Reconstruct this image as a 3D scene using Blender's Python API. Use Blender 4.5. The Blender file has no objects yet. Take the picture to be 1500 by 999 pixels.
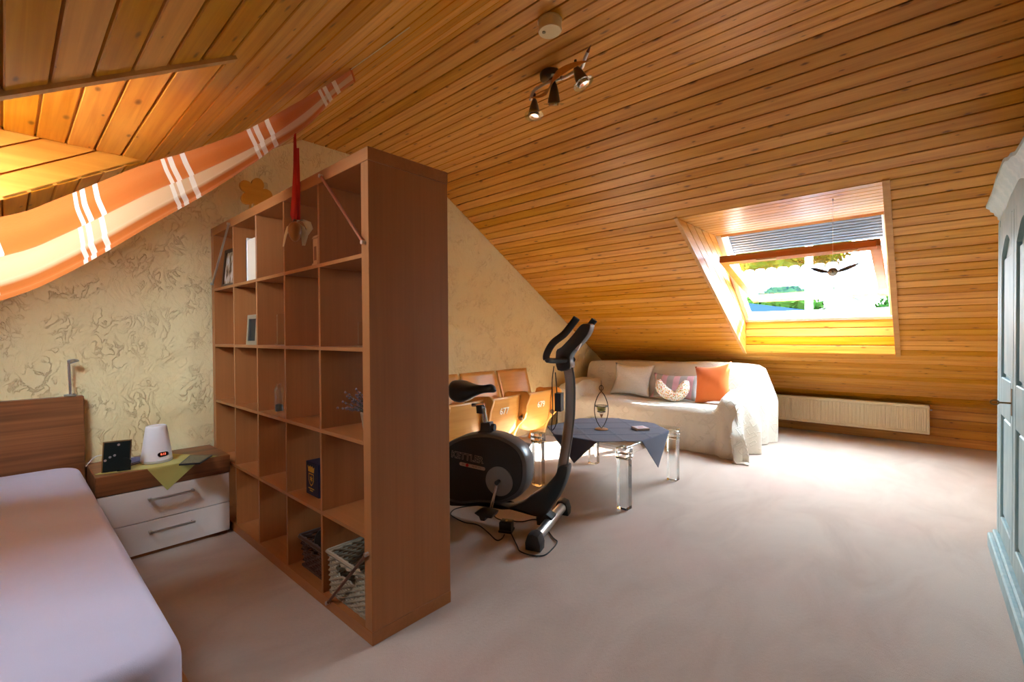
import bpy, bmesh, math, random
from mathutils import Vector, Matrix
random.seed(7)
PI = math.pi
sc = bpy.context.scene
COL = sc.collection

# ------------------------------------------------------------------ camera
F_PX, YAW, PITCH, ROLL, PPX = 672.74, .8127, -.0115, -.0072, -34.15
CAM = Vector((-.9257, -1.4818, 1.1506))
FW = Vector((math.sin(YAW)*math.cos(PITCH), math.cos(YAW)*math.cos(PITCH), math.sin(PITCH)))
_r = Vector((math.cos(YAW), -math.sin(YAW), 0)); _u = _r.cross(FW)
RT = _r*math.cos(ROLL) + _u*math.sin(ROLL)
UP = -_r*math.sin(ROLL) + _u*math.cos(ROLL)
cd = bpy.data.cameras.new('camera'); cam = bpy.data.objects.new('camera', cd); COL.objects.link(cam)
cd.sensor_width = 36.0; cd.lens = F_PX/1500*36; cd.shift_x = -PPX/1500; cd.clip_start = .05; cd.clip_end = 300
m = Matrix((RT, UP, -FW)).transposed().to_4x4(); m.translation = CAM; cam.matrix_world = m
sc.camera = cam

# ------------------------------------------------------------------ light
SKY_STRENGTH = 11.0
SUN_STRENGTH = 18.0
w = bpy.data.worlds.new('sky'); sc.world = w; w.use_nodes = True
bg = w.node_tree.nodes['Background']
bg.inputs[0].default_value = (.66, .83, 1.0, 1); bg.inputs[1].default_value = SKY_STRENGTH
SUN_DIR = Vector((-.8, 1.06, -.85)).normalized()
sl = bpy.data.lights.new('sun_offscreen', 'SUN'); sl.energy = SUN_STRENGTH; sl.angle = math.radians(.6); sl.color = (1, .95, .87)
so = bpy.data.objects.new('sun_offscreen', sl); COL.objects.link(so)
so.rotation_euler = SUN_DIR.to_track_quat('-Z', 'Y').to_euler(); so.location = (9, -8, 7)
vs = sc.view_settings
vs.view_transform = 'Standard'; vs.look = 'None'; vs.exposure = 2.35; vs.gamma = 1.0; vs.use_curve_mapping = False

def portal(name, c, u, v, n, su, sv):
    """sky portal in a window opening: guides sampling, gives no light of its own"""
    l = bpy.data.lights.new(name, 'AREA'); l.shape = 'RECTANGLE'; l.size = su; l.size_y = sv
    l.cycles.is_portal = True
    o = bpy.data.objects.new(name, l); COL.objects.link(o)
    M_ = Matrix((Vector(u), Vector(v), Vector(u).cross(Vector(v)))).transposed().to_4x4(); M_.translation = Vector(c)
    o.matrix_world = M_
    return o

# ------------------------------------------------------------------ pixel helpers
def ray(u, v): return FW + RT*((u-750-PPX)/F_PX) - UP*((v-499.5)/F_PX)
def hit(u, v, n, o):
    d = ray(u, v); n = Vector(n); return CAM + d*(n.dot(Vector(o)-CAM)/n.dot(d))
def onX(u, v, x): return hit(u, v, (1, 0, 0), (x, 0, 0))
def onY(u, v, y): return hit(u, v, (0, 1, 0), (0, y, 0))
def onZ(u, v, z): return hit(u, v, (0, 0, 1), (0, 0, z))

# ------------------------------------------------------------------ geometry helpers
def cat(*parts):
    V, F = [], []
    for v, f in parts:
        o = len(V); V += [tuple(p) for p in v]; F += [tuple(i+o for i in q) for q in f]
    return V, F
def tr(vf, M_):
    return [tuple(M_ @ Vector(p)) for p in vf[0]], vf[1]
def mv(vf, d): return [(p[0]+d[0], p[1]+d[1], p[2]+d[2]) for p in vf[0]], vf[1]
def box(x0, x1, y0, y1, z0, z1, b=0.0):
    if b <= 0:
        V = [(x, y, z) for z in (z0, z1) for y in (y0, y1) for x in (x0, x1)]
        return V, [(0, 2, 3, 1), (4, 5, 7, 6), (0, 1, 5, 4), (2, 6, 7, 3), (0, 4, 6, 2), (1, 3, 7, 5)]
    V, idx = [], {}
    for i, (x, sx) in enumerate(((x0, 1), (x1, -1))):
        for j, (y, sy) in enumerate(((y0, 1), (y1, -1))):
            for k, (z, sz) in enumerate(((z0, 1), (z1, -1))):
                idx[i, j, k, 0] = len(V); V.append((x, y+sy*b, z+sz*b))
                idx[i, j, k, 1] = len(V); V.append((x+sx*b, y, z+sz*b))
                idx[i, j, k, 2] = len(V); V.append((x+sx*b, y+sy*b, z))
    F = []
    q = lambda *a: F.append(tuple(idx[t] for t in a))
    for i in (0, 1):
        f = [(i, 0, 0, 0), (i, 1, 0, 0), (i, 1, 1, 0), (i, 0, 1, 0)]; q(*(f if i else f[::-1]))
        f = [(0, i, 0, 1), (0, i, 1, 1), (1, i, 1, 1), (1, i, 0, 1)]; q(*(f if i else f[::-1]))
        f = [(0, 0, i, 2), (1, 0, i, 2), (1, 1, i, 2), (0, 1, i, 2)]; q(*(f if i else f[::-1]))
    for a in (0, 1):
        for c in (0, 1):
            q((a, c, 0, 0), (a, c, 1, 0), (a, c, 1, 1), (a, c, 0, 1))
            q((a, 0, c, 0), (a, 1, c, 0), (a, 1, c, 2), (a, 0, c, 2))
            q((0, a, c, 1), (1, a, c, 1), (1, a, c, 2), (0, a, c, 2))
    for a in (0, 1):
        for c in (0, 1):
            for e in (0, 1): q((a, c, e, 0), (a, c, e, 1), (a, c, e, 2))
    return V, F
def tube(path, r, n=8, closed=False, caps=True, flat=1.0):
    P = [Vector(p) for p in path]; N = len(P)
    rs = r if isinstance(r, (list, tuple)) else [r]*N
    V, F = [], []
    T = []
    for i in range(N):
        if closed: t = P[(i+1) % N]-P[i-1]
        else: t = P[min(i+1, N-1)]-P[max(i-1, 0)]
        T.append(t.normalized())
    a = Vector((0, 0, 1)) if abs(T[0].z) < .9 else Vector((1, 0, 0))
    nrm = T[0].cross(a).normalized()
    for i in range(N):
        if i: nrm = (nrm - T[i]*nrm.dot(T[i])).normalized()
        b = T[i].cross(nrm)
        for k in range(n):
            an = 2*PI*k/n
            V.append(tuple(P[i] + nrm*(math.cos(an)*rs[i]) + b*(math.sin(an)*rs[i]*flat)))
    m_ = N if closed else N-1
    for i in range(m_):
        for k in range(n):
            j = (i+1) % N
            F.append((i*n+k, i*n+(k+1) % n, j*n+(k+1) % n, j*n+k))
    if caps and not closed:
        F.append(tuple(range(n))[::-1]); F.append(tuple((N-1)*n+k for k in range(n)))
    return V, F
def lathe(prof, n=24, c=(0, 0, 0), sx=1, sy=1):
    V, F = [], []
    for r, z in prof:
        for k in range(n):
            a = 2*PI*k/n; V.append((c[0]+sx*max(r, 1e-5)*math.cos(a), c[1]+sy*max(r, 1e-5)*math.sin(a), c[2]+z))
    for i in range(len(prof)-1):
        for k in range(n): F.append((i*n+k, i*n+(k+1) % n, (i+1)*n+(k+1) % n, (i+1)*n+k))
    F.append(tuple(range(n))[::-1]); F.append(tuple((len(prof)-1)*n+k for k in range(n)))
    return V, F
def prism(poly, h0, h1, fr):
    """poly 2D points (a,b) extruded h0..h1 with frame (o, ea, eb, ec)"""
    o, ea, eb, ec = [Vector(q) for q in fr]; n = len(poly)
    V = [tuple(o+ea*p[0]+eb*p[1]+ec*h) for h in (h0, h1) for p in poly]
    F = [tuple(range(n))[::-1], tuple(range(n, 2*n))] + [(i, (i+1) % n, n+(i+1) % n, n+i) for i in range(n)]
    return V, F
def rprism(poly, h0, h1, fr, r):
    """extrusion with rounded rims (poly shrunk towards its inside at both ends)"""
    n = len(poly); ar = sum(poly[i][0]*poly[(i+1) % n][1]-poly[(i+1) % n][0]*poly[i][1] for i in range(n))
    sg = 1 if ar > 0 else -1
    def inset(d):
        out = []
        for i in range(n):
            p, a, b = Vector(poly[i]), Vector(poly[i-1]), Vector(poly[(i+1) % n])
            e1 = (p-a).normalized(); e2 = (b-p).normalized()
            nn = Vector((-(e1+e2).y, (e1+e2).x))
            nn = nn.normalized()*sg if nn.length > 1e-6 else Vector((0, 0))
            out.append(p+nn*d)
        return out
    o, ea, eb, ec = [Vector(q) for q in fr]
    lev = [(h0, r), (h0+r*.3, r*.3), (h0+r, 0), (h1-r, 0), (h1-r*.3, r*.3), (h1, r)]
    V = []
    for h, d in lev: V += [tuple(o+ea*q[0]+eb*q[1]+ec*h) for q in inset(d)]
    F = [tuple(range(n))[::-1], tuple(range((len(lev)-1)*n, len(lev)*n))]
    for k in range(len(lev)-1): F += [(k*n+i, k*n+(i+1) % n, (k+1)*n+(i+1) % n, (k+1)*n+i) for i in range(n)]
    return V, F
def grid(nu, nv, fn, cu=False, cv=False):
    V = [tuple(fn(i/(nu if cu else nu-1), j/(nv if cv else nv-1))) for i in range(nu) for j in range(nv)]
    F = []
    for i in range(nu if cu else nu-1):
        for j in range(nv if cv else nv-1):
            i2, j2 = (i+1) % nu, (j+1) % nv
            F.append((i*nv+j, i2*nv+j, i2*nv+j2, i*nv+j2))
    return V, F
def clip(poly, a, b, c):
    """keep a*x+b*y<=c"""
    out = []
    for i in range(len(poly)):
        p, q = poly[i], poly[(i+1) % len(poly)]
        dp, dq = a*p[0]+b*p[1]-c, a*q[0]+b*q[1]-c
        if dp <= 1e-9: out.append(p)
        if (dp < -1e-9 and dq > 1e-9) or (dp > 1e-9 and dq < -1e-9):
            t = dp/(dp-dq); out.append((p[0]+t*(q[0]-p[0]), p[1]+t*(q[1]-p[1])))
    return out
def smooth_poly(pts, k=4, closed=True):
    """Catmull-Rom"""
    P = [Vector(p) for p in pts]; n = len(P); out = []
    for i in range(n if closed else n-1):
        g = (lambda j: P[j % n]) if closed else (lambda j: P[min(max(j, 0), n-1)])
        a, b, c, d = g(i-1), g(i), g(i+1), g(i+2)
        for s in range(k):
            t = s/k
            out.append(.5*((2*b)+(-a+c)*t+(2*a-5*b+4*c-d)*t*t+(-a+3*b-3*c+d)*t**3))
    if not closed: out.append(P[-1])
    return [tuple(p) for p in out]

def obj(name, vf, mat, parent=None, smooth=False, solid=0, kind=None, label=None):
    me = bpy.data.meshes.new(name); me.from_pydata(vf[0], [], vf[1]); me.update()
    bm = bmesh.new(); bm.from_mesh(me); bmesh.ops.recalc_face_normals(bm, faces=bm.faces); bm.to_mesh(me); bm.free()
    me.materials.append(mat)
    if smooth:
        for p in me.polygons: p.use_smooth = True
        if smooth != 'all':
            try: me.set_sharp_from_angle(angle=math.radians(40))
            except Exception: pass
    o = bpy.data.objects.new(name, me); COL.objects.link(o)
    if solid:
        md = o.modifiers.new('thick', 'SOLIDIFY'); md.thickness = solid; md.offset = 0
    par(o, parent)
    if kind: o['kind'] = kind
    if label: o['label'] = label
    return o
def par(o, parent):
    if parent is not None:
        o.parent = parent; o.matrix_parent_inverse = parent.matrix_basis.inverted()
def thing(name, label, cat_, loc=(0, 0, 0), group=None, kind=None):
    o = bpy.data.objects.new(name, None); o.empty_display_size = .1; COL.objects.link(o); o.location = loc
    tag(o, label, cat_, group); return o
def tag(o, label, cat_, group=None):
    o['label'] = label; o['category'] = cat_
    if group: o['group'] = group
    return o
def struct(o, label=None):
    o['kind'] = 'structure'
    if label: o['label'] = label
    return o
def inst(name, me, parent, M_):
    o = bpy.data.objects.new(name, me); COL.objects.link(o); o.matrix_basis = M_
    par(o, parent); return o
def mesh(name, vf, mat):
    o = obj(name, vf, mat); me = o.data; bpy.data.objects.remove(o); return me
def text(s, size, mat, M_, parent, name='lettering', ext=.0006, align='CENTER', bold=0):
    cu = bpy.data.curves.new(name, 'FONT'); cu.body = s; cu.size = size; cu.extrude = ext; cu.offset = bold
    cu.align_x = align; cu.align_y = 'CENTER'; cu.resolution_u = 3
    t = bpy.data.objects.new(name, cu); COL.objects.link(t)
    dg = bpy.context.evaluated_depsgraph_get()
    me = bpy.data.meshes.new_from_object(t.evaluated_get(dg)); bpy.data.objects.remove(t)
    me.transform(M_); me.materials.clear(); me.materials.append(mat)
    o = bpy.data.objects.new(name, me); COL.objects.link(o); par(o, parent); return o
def frame(o, x, y):
    x = Vector(x).normalized(); y = Vector(y).normalized(); z = x.cross(y)
    M_ = Matrix((x, y, z)).transposed().to_4x4(); M_.translation = Vector(o); return M_

# ------------------------------------------------------------------ materials
class NB:
    def __init__(s, name):
        s.m = bpy.data.materials.new(name); s.m.use_nodes = True; s.t = s.m.node_tree
        s.b = s.t.nodes['Principled BSDF']; s.out = s.t.nodes['Material Output']
    def n(s, typ, ins=None, **props):
        nd = s.t.nodes.new('ShaderNode'+('TexBrick' if typ == 'Brick' else typ) if typ not in ('TexCoord',) else 'ShaderNodeTexCoord')
        for k, v in props.items(): setattr(nd, k, v)
        for k, v in (ins or {}).items(): s.set(nd, k, v)
        return nd
    def set(s, nd, k, v):
        sk = nd.inputs[k]
        if isinstance(v, bpy.types.NodeSocket): s.t.links.new(v, sk)
        else: sk.default_value = v
    def P(s, **kw):
        for k, v in kw.items(): s.set(s.b, k.replace('_', ' '), v)
    def math(s, op, a, b=None, c=None):
        nd = s.n('Math', operation=op); s.set(nd, 0, a)
        if b is not None: s.set(nd, 1, b)
        if c is not None: s.set(nd, 2, c)
        return nd.outputs[0]
    def ramp(s, f, stops):
        nd = s.n('ValToRGB', {0: f}); el = nd.color_ramp.elements
        while len(el) < len(stops): el.new(.5)
        for e, (p, c) in zip(el, stops): e.position = p; e.color = c if len(c) == 4 else (*c, 1)
        return nd.outputs[0]
    def mix(s, f, a, b, mode='MIX'):
        nd = s.n('Mix', data_type='RGBA', blend_type=mode)
        s.set(nd, 0, f)
        for k, v in ((6, a), (7, b)): s.set(nd, k, v if isinstance(v, bpy.types.NodeSocket) or len(v) == 4 else (*v, 1))
        return nd.outputs[2]
    def bump(s, h, strength=.3, dist=.01):
        nd = s.n('Bump', {'Strength': strength, 'Distance': dist, 'Height': h}); s.set(s.b, 'Normal', nd.outputs[0]); return nd
def lin(r, g, b):
    f = lambda c: (c/255/12.92 if c/255 <= .04045 else ((c/255+.055)/1.055)**2.4)
    return (f(r), f(g), f(b))
def plain(name, c, rough=.5, metal=0.0, spec=.5, **kw):
    b = NB(name); b.P(Base_Color=(*c, 1), Roughness=rough, Metallic=metal)
    b.b.inputs['Specular IOR Level'].default_value = spec
    for k, v in kw.items(): b.set(b.b, k.replace('_', ' '), v)
    return b.m
def coords(b, rnd=True, scale=(1, 1, 1)):
    tc = b.n('TexCoord'); v = tc.outputs['Object']
    if rnd:
        oi = b.n('ObjectInfo')
        cx = b.n('CombineXYZ', {0: b.math('MULTIPLY', oi.outputs['Random'], 11.3), 1: b.math('MULTIPLY', oi.outputs['Random'], 37.1), 2: b.math('MULTIPLY', oi.outputs['Random'], 5.7)})
        v = b.n('VectorMath', {0: v, 1: cx.outputs[0]}, operation='ADD').outputs[0]
    else: oi = None
    if scale != (1, 1, 1): v = b.n('VectorMath', {0: v, 1: scale}, operation='MULTIPLY').outputs[0]
    return v, oi
def pine(name, c_lo, c_hi, c_knot, vary=.26, rough=.36):
    """varnished softwood: local y runs along the board"""
    b = NB(name); v, oi = coords(b)
    g = b.n('TexNoise', {'Vector': b.n('VectorMath', {0: v, 1: (46, 1.6, 30)}, operation='MULTIPLY').outputs[0], 'Scale': 1.0, 'Detail': 3.0, 'Roughness': .55, 'Distortion': .6})
    g2 = b.n('TexNoise', {'Vector': b.n('VectorMath', {0: v, 1: (7, .8, 7)}, operation='MULTIPLY').outputs[0], 'Scale': 1.0, 'Detail': 2.0})
    f = b.math('ADD', b.math('MULTIPLY', g.outputs[0], .65), b.math('MULTIPLY', g2.outputs[0], .45))
    col = b.ramp(f, [(.36, c_lo), (.66, c_hi)])
    kv = b.n('VectorMath', {0: v, 1: (9.5, 3.4, 0)}, operation='MULTIPLY').outputs[0]
    wob = b.n('TexNoise', {'Vector': v, 'Scale': 60.0, 'Detail': 1.0})
    vo = b.n('TexVoronoi', {'Vector': kv, 'Scale': 1.0, 'Randomness': 1.0}, voronoi_dimensions='2D')
    rs = b.n('SeparateColor', {0: vo.outputs['Color']})
    rad = b.math('MULTIPLY_ADD', rs.outputs[0], .105, .022)
    d = b.math('DIVIDE', b.math('MULTIPLY_ADD', wob.outputs[0], .03, vo.outputs['Distance']), rad)
    kn = b.ramp(d, [(0.0, (1, 1, 1)), (.5, (.75, .75, .75)), (1.0, (0, 0, 0))])
    halo = b.ramp(b.math('DIVIDE', d, 3.0), [(.1, (1, 1, 1)), (1.0, (0, 0, 0))])
    col = b.mix(b.math('MULTIPLY', halo, .28), col, c_lo)
    col = b.mix(b.math('MULTIPLY', kn, .85), col, c_knot)
    val = b.math('MULTIPLY_ADD', oi.outputs['Random'], vary, 1.0-vary/2)
    hs = b.n('HueSaturation', {'Color': col, 'Value': val, 'Saturation': b.math('MULTIPLY_ADD', oi.outputs['Random'], -.1, 1.05)})
    b.P(Base_Color=hs.outputs[0], Roughness=rough)
    b.b.inputs['Specular IOR Level'].default_value = .35
    b.bump(g.outputs[0], .08, .002)
    return b.m
def veneer(name, c1, c2, axis='z', fine=70, rough=.4, contrast=1.0, spec=.4):
    b = NB(name); v, oi = coords(b)
    s = {'x': (1.3, fine, fine), 'y': (fine, 1.3, fine), 'z': (fine, fine, 1.3)}[axis]
    s2 = {'x': (.5, 9, 9), 'y': (9, .5, 9), 'z': (9, 9, .5)}[axis]
    g = b.n('TexNoise', {'Vector': b.n('VectorMath', {0: v, 1: s}, operation='MULTIPLY').outputs[0], 'Scale': 1.0, 'Detail': 3.0, 'Distortion': .4})
    g2 = b.n('TexNoise', {'Vector': b.n('VectorMath', {0: v, 1: s2}, operation='MULTIPLY').outputs[0], 'Scale': 1.0, 'Detail': 3.0, 'Distortion': 1.0})
    f = b.math('ADD', b.math('MULTIPLY', g.outputs[0], .4), b.math('MULTIPLY', g2.outputs[0], .6))
    b.P(Base_Color=b.ramp(f, [(.5-.2/contrast, c1), (.5+.2/contrast, c2)]), Roughness=rough)
    b.b.inputs['Specular IOR Level'].default_value = spec
    return b.m
def fabric(name, c, c2=None, scale=400, bump=.25, rough=.9, sheen=.2):
    b = NB(name); v, oi = coords(b, False)
    n1 = b.n('TexNoise', {'Vector': v, 'Scale': float(scale), 'Detail': 2.0})
    n2 = b.n('TexNoise', {'Vector': v, 'Scale': 6.0, 'Detail': 3.0})
    b.P(Base_Color=b.mix(n2.outputs[0], c, c2 or tuple(x*.9 for x in c)), Roughness=rough)
    b.b.inputs['Specular IOR Level'].default_value = .15
    b.b.inputs['Sheen Weight'].default_value = sheen
    b.bump(n1.outputs[0], bump, .003)
    return b.m
def clear(name, tint=(1, 1, 1), edge=.5, base=.04):
    """clear pane or acrylic: straight-through transparency plus a mirror film"""
    b = NB(name); b.t.nodes.remove(b.b)
    lw = b.n('LayerWeight', {'Blend': .35})
    f = b.math('MULTIPLY_ADD', b.math('POWER', lw.outputs['Facing'], 2.5), edge, base)
    t = b.n('BsdfTransparent', {'Color': (*tint, 1)}); g = b.n('BsdfGlossy', {'Roughness': .03})
    mx = b.n('MixShader', {0: f, 1: t.outputs[0], 2: g.outputs[0]}); b.t.links.new(mx.outputs[0], b.out.inputs[0]); return b.m

M = {}
PINE_LO, PINE_HI, KNOT = lin(194, 120, 32), lin(226, 160, 64), lin(88, 46, 18)
M['pine'] = pine('varnished_pine', PINE_LO, PINE_HI, KNOT)
M['groove'] = plain('board_tongue_wood', PINE_LO, .5)
M['trimwood'] = veneer('trim_wood', lin(190, 130, 66), lin(214, 160, 92), 'y', 60)
M['outer'] = plain('roof_felt', lin(120, 90, 60), .9)

b = NB('plaster'); v, _ = coords(b, False)
n0 = b.n('TexNoise', {'Vector': v, 'Scale': 3.0, 'Detail': 3.0})
dv = b.n('VectorMath', {0: v, 1: b.n('VectorMath', {0: n0.outputs['Color'], 1: (.22, .22, .22)}, operation='MULTIPLY').outputs[0]}, operation='ADD').outputs[0]
n1 = b.n('TexNoise', {'Vector': b.n('VectorMath', {0: dv, 1: (1.15, 1, .75)}, operation='MULTIPLY').outputs[0], 'Scale': 17.0, 'Detail': 3.0, 'Roughness': .5, 'Distortion': 1.2})
ridge = b.ramp(b.math('ABSOLUTE', b.math('SUBTRACT', n1.outputs[0], .5)), [(.0, (1, 1, 1)), (.035, (0, 0, 0))])
msk = b.ramp(b.n('TexNoise', {'Vector': v, 'Scale': 7.0, 'Detail': 1.0}).outputs[0], [(.46, (0, 0, 0)), (.6, (1, 1, 1))])
rid = b.math('MULTIPLY', ridge, msk)
n3 = b.n('TexNoise', {'Vector': v, 'Scale': 45.0, 'Detail': 4.0})
base = b.mix(n0.outputs[0], lin(250, 232, 184), lin(246, 222, 164))
b.P(Base_Color=b.mix(b.math('MULTIPLY', rid, .26), base, lin(206, 158, 86)), Roughness=.85)
b.b.inputs['Specular IOR Level'].default_value = .2
hh = b.math('ADD', b.math('MULTIPLY', rid, .8), b.math('ADD', b.math('MULTIPLY', n1.outputs[0], .9), b.math('MULTIPLY', n3.outputs[0], .25)))
b.bump(hh, .75, .015)
M['plaster'] = b.m

b = NB('carpet'); v, _ = coords(b, False)
a1 = b.n('TexNoise', {'Vector': v, 'Scale': 420.0, 'Detail': 2.0})
a2 = b.n('TexNoise', {'Vector': b.n('VectorMath', {0: v, 1: (1.1, 2.4, 1)}, operation='MULTIPLY').outputs[0], 'Scale': 1.6, 'Detail': 4.0, 'Roughness': .55, 'Distortion': .8})
a3 = b.n('TexNoise', {'Vector': v, 'Scale': 70.0, 'Detail': 3.0})
a4 = b.n('TexNoise', {'Vector': v, 'Scale': .9, 'Detail': 2.0})
pile = b.ramp(a2.outputs[0], [(.36, lin(186, 166, 152)), (.5, lin(194, 175, 161)), (.64, lin(200, 182, 168))])
pile = b.mix(b.math('MULTIPLY', b.ramp(a4.outputs[0], [(.55, (0, 0, 0)), (.72, (1, 1, 1))]), .35), pile, lin(196, 158, 150))
b.P(Base_Color=b.mix(b.math('MULTIPLY', a1.outputs[0], .3), pile, lin(164, 140, 124)), Roughness=.95)
b.b.inputs['Specular IOR Level'].default_value = .1; b.b.inputs['Sheen Weight'].default_value = .25
b.bump(b.math('ADD', a1.outputs[0], b.math('MULTIPLY', a3.outputs[0], .8)), .35, .006)
M['carpet'] = b.m

M['beech'] = veneer('beech_veneer', lin(160, 100, 55), lin(178, 114, 65), 'z', 90, .36)
M['beech_y'] = veneer('beech_veneer_long', lin(160, 100, 55), lin(178, 114, 65), 'y', 90, .36)
M['walnut_x'] = veneer('walnut_veneer', lin(92, 52, 28), lin(158, 98, 58), 'x', 60, .38, 1.3)
M['white_lacquer'] = plain('white_lacquer', lin(238, 232, 228), .3)
M['steel'] = plain('brushed_steel', (.62, .62, .63), .32, 1.0)
M['chrome'] = plain('chrome', (.8, .8, .82), .12, 1.0)
M['black_plastic'] = plain('black_plastic', (.018, .019, .021), .42)
M['graphite'] = plain('graphite_plastic', (.05, .052, .056), .38)
M['sheet'] = fabric('bed_sheet', lin(204, 196, 216), None, 500, .12)
M['black'] = plain('black_matt', (.012, .012, .014), .6)
M['window_white'] = plain('window_frame_white', lin(232, 230, 226), .4)
M['glass'] = clear('window_glass', (.97, .99, .98), .45, .03)
M['acrylic'] = clear('acrylic', (.97, .98, .98), .85, .07)
b = NB('acrylic_block'); b.t.nodes.remove(b.b); gl = b.n('BsdfGlass', {'Color': (.98, 1, 1, 1), 'Roughness': 0.0, 'IOR': 1.49}); b.t.links.new(gl.outputs[0], b.out.inputs[0]); M['acrylic_block'] = b.m

# ================================================================== SETTING
W = 1.87; YB = -2.42; XK = 5.63; XL = -3.10
XF0, XF1, ZF = .614, 1.84, 2.613          # flat ceiling strip
SR, SL = .5825, .60                        # tangent of the roof slopes
BP = .0895                                 # board pitch
cR, sR = math.cos(math.atan(SR)), math.sin(math.atan(SR))
cL, sL = math.cos(math.atan(SL)), math.sin(math.atan(SL))
zR = lambda x: ZF-SR*(x-XF1)
zL = lambda x: ZF-SL*(XF0-x)
# openings
RX0, RX1 = XF1+12*BP*cR, XF1+37*BP*cR; RY0, RY1 = -1.30, -.06
LX0, LX1 = XF0-14*BP*cL, XF0-27*BP*cL; LY0, LY1 = 0.0, 1.13

floor = struct(obj('floor', box(XL-.3, XK+.3, YB-.15, W+.15, -.15, 0), M['carpet']), 'beige pink cut-pile carpet')

def gable(y0, y1):
    p = [(XL-.25, 0), (XK+.25, 0), (XK+.25, zR(XK)+.02), (XF1, ZF+.09), (XF0, ZF+.09), (XL-.25, zL(XL)+.02)]
    return prism(p, y0, y1, ((0, 0, 0), (1, 0, 0), (0, 0, 1), (0, 1, 0)))
struct(obj('wall_gable', gable(W, W+.12), M['plaster']), 'cream textured plaster gable wall')
struct(obj('wall_back', gable(YB-.12, YB), M['plaster']), 'cream plaster gable wall behind the wardrobe')
struct(obj('wall_left', box(XL-.1, XL, YB, W, 0, zL(XL)+.1), M['plaster']), 'low cream knee wall')
wall_r = struct(obj('wall_right', box(XK+.012, XK+.1, YB, W, 0, zR(XK)+.1), M['groove']), 'low board-clad knee wall')

BT, GAP = .016, .0072   # board thickness, visible joint
_bm = {}
def board_mesh(length, width=BP, mat='pine'):
    k = (round(length, 3), round(width, 4), mat)
    if k not in _bm:
        _bm[k] = mesh('board', box(GAP/2, width-GAP/2, 0, length, -BT, 0, .0025), M[mat])
    return _bm[k]
# board box spans local z -BT..0; local +z must point into the room
def roof_panel(name, x0, z0, dx, dz, length, op, label):
    d = Vector((dx, 0, dz)).normalized(); out = Vector((-d.z, 0, d.x)); out = out if out.z > 0 else -out
    o = Vector((x0, 0, z0))
    fr = (o, d, (0, 1, 0), out); parts = []
    s0, s1 = -.05, length+.1
    if op:
        a, b_, c, e = op; c -= .019; e += .019
        rects = [(s0, a, YB-.1, W+.1), (b_, s1, YB-.1, W+.1), (a, b_, YB-.1, c), (a, b_, e, W+.1)]
    else: rects = [(s0, s1, YB-.1, W+.1)]
    for p in rects:
        parts.append(prism([(p[0], p[2]), (p[1], p[2]), (p[1], p[3]), (p[0], p[3])], BT, BT+.06, fr))
    return struct(obj(name, cat(*parts), M['groove']), label)

ceil_r = roof_panel('ceiling_right', XF1, ZF, cR, -sR, (XK-XF1)/cR, (12*BP, 37*BP, RY0, RY1), 'sloping pine board ceiling with skylight')
ceil_l = roof_panel('ceiling_left', XF0, ZF, -cL, -sL, (XF0-XL)/cL, (14*BP, 27*BP, LY0, LY1), 'sloping pine board ceiling over bed')
ceil_f = roof_panel('ceiling', XF0, ZF, 1, 0, XF1-XF0, None, 'flat pine board ceiling strip')
def run_boards(parent, x0, z0, dx, dz, n, skip=None, y0=YB, y1=W, pitch=BP, mat='pine'):
    d = Vector((dx, 0, dz)).normalized(); yv = Vector((0, 1, 0)); nz = d.cross(yv)
    flip = nz.z > 0          # local +z must point down into the room
    for k in range(n):
        spans = [(y0, y1)]
        if skip and skip[0] <= k < skip[1]: spans = [(y0, skip[2]), (skip[3], y1)]
        for a, c in spans:
            if not flip:
                M_ = Matrix((d, yv, nz)).transposed().to_4x4(); M_.translation = Vector((x0, a, z0))+d*(k*pitch)
            else:            # reverse the across axis so the normal turns round
                M_ = Matrix((-d, yv, -nz)).transposed().to_4x4(); M_.translation = Vector((x0, a, z0))+d*((k+1)*pitch)
            inst('board', board_mesh(c-a, pitch, mat), parent, M_)
run_boards(ceil_r, XF1, ZF, cR, -sR, int((XK-XF1)/cR/BP)+1, (12, 37, RY0, RY1))
run_boards(ceil_l, XF0, ZF, -cL, -sL, int((XF0-XL)/cL/BP)+1, (14, 27, LY0, LY1))
run_boards(ceil_f, XF0, ZF, 1, 0, 14, None, YB, W, (XF1-XF0)/14)
# knee wall boards (horizontal, facing -x)
hk = zR(XK)
for k in range(5):
    wd = min(BP, hk+.02-k*BP)
    M_ = Matrix(((0, 0, -1), (0, 1, 0), (1, 0, 0))).to_4x4()      # local x -> z, local z -> -x
    M_.translation = (XK, YB, k*BP)
    if wd > .02: inst('board', board_mesh(W-YB, wd), wall_r, M_)

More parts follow.
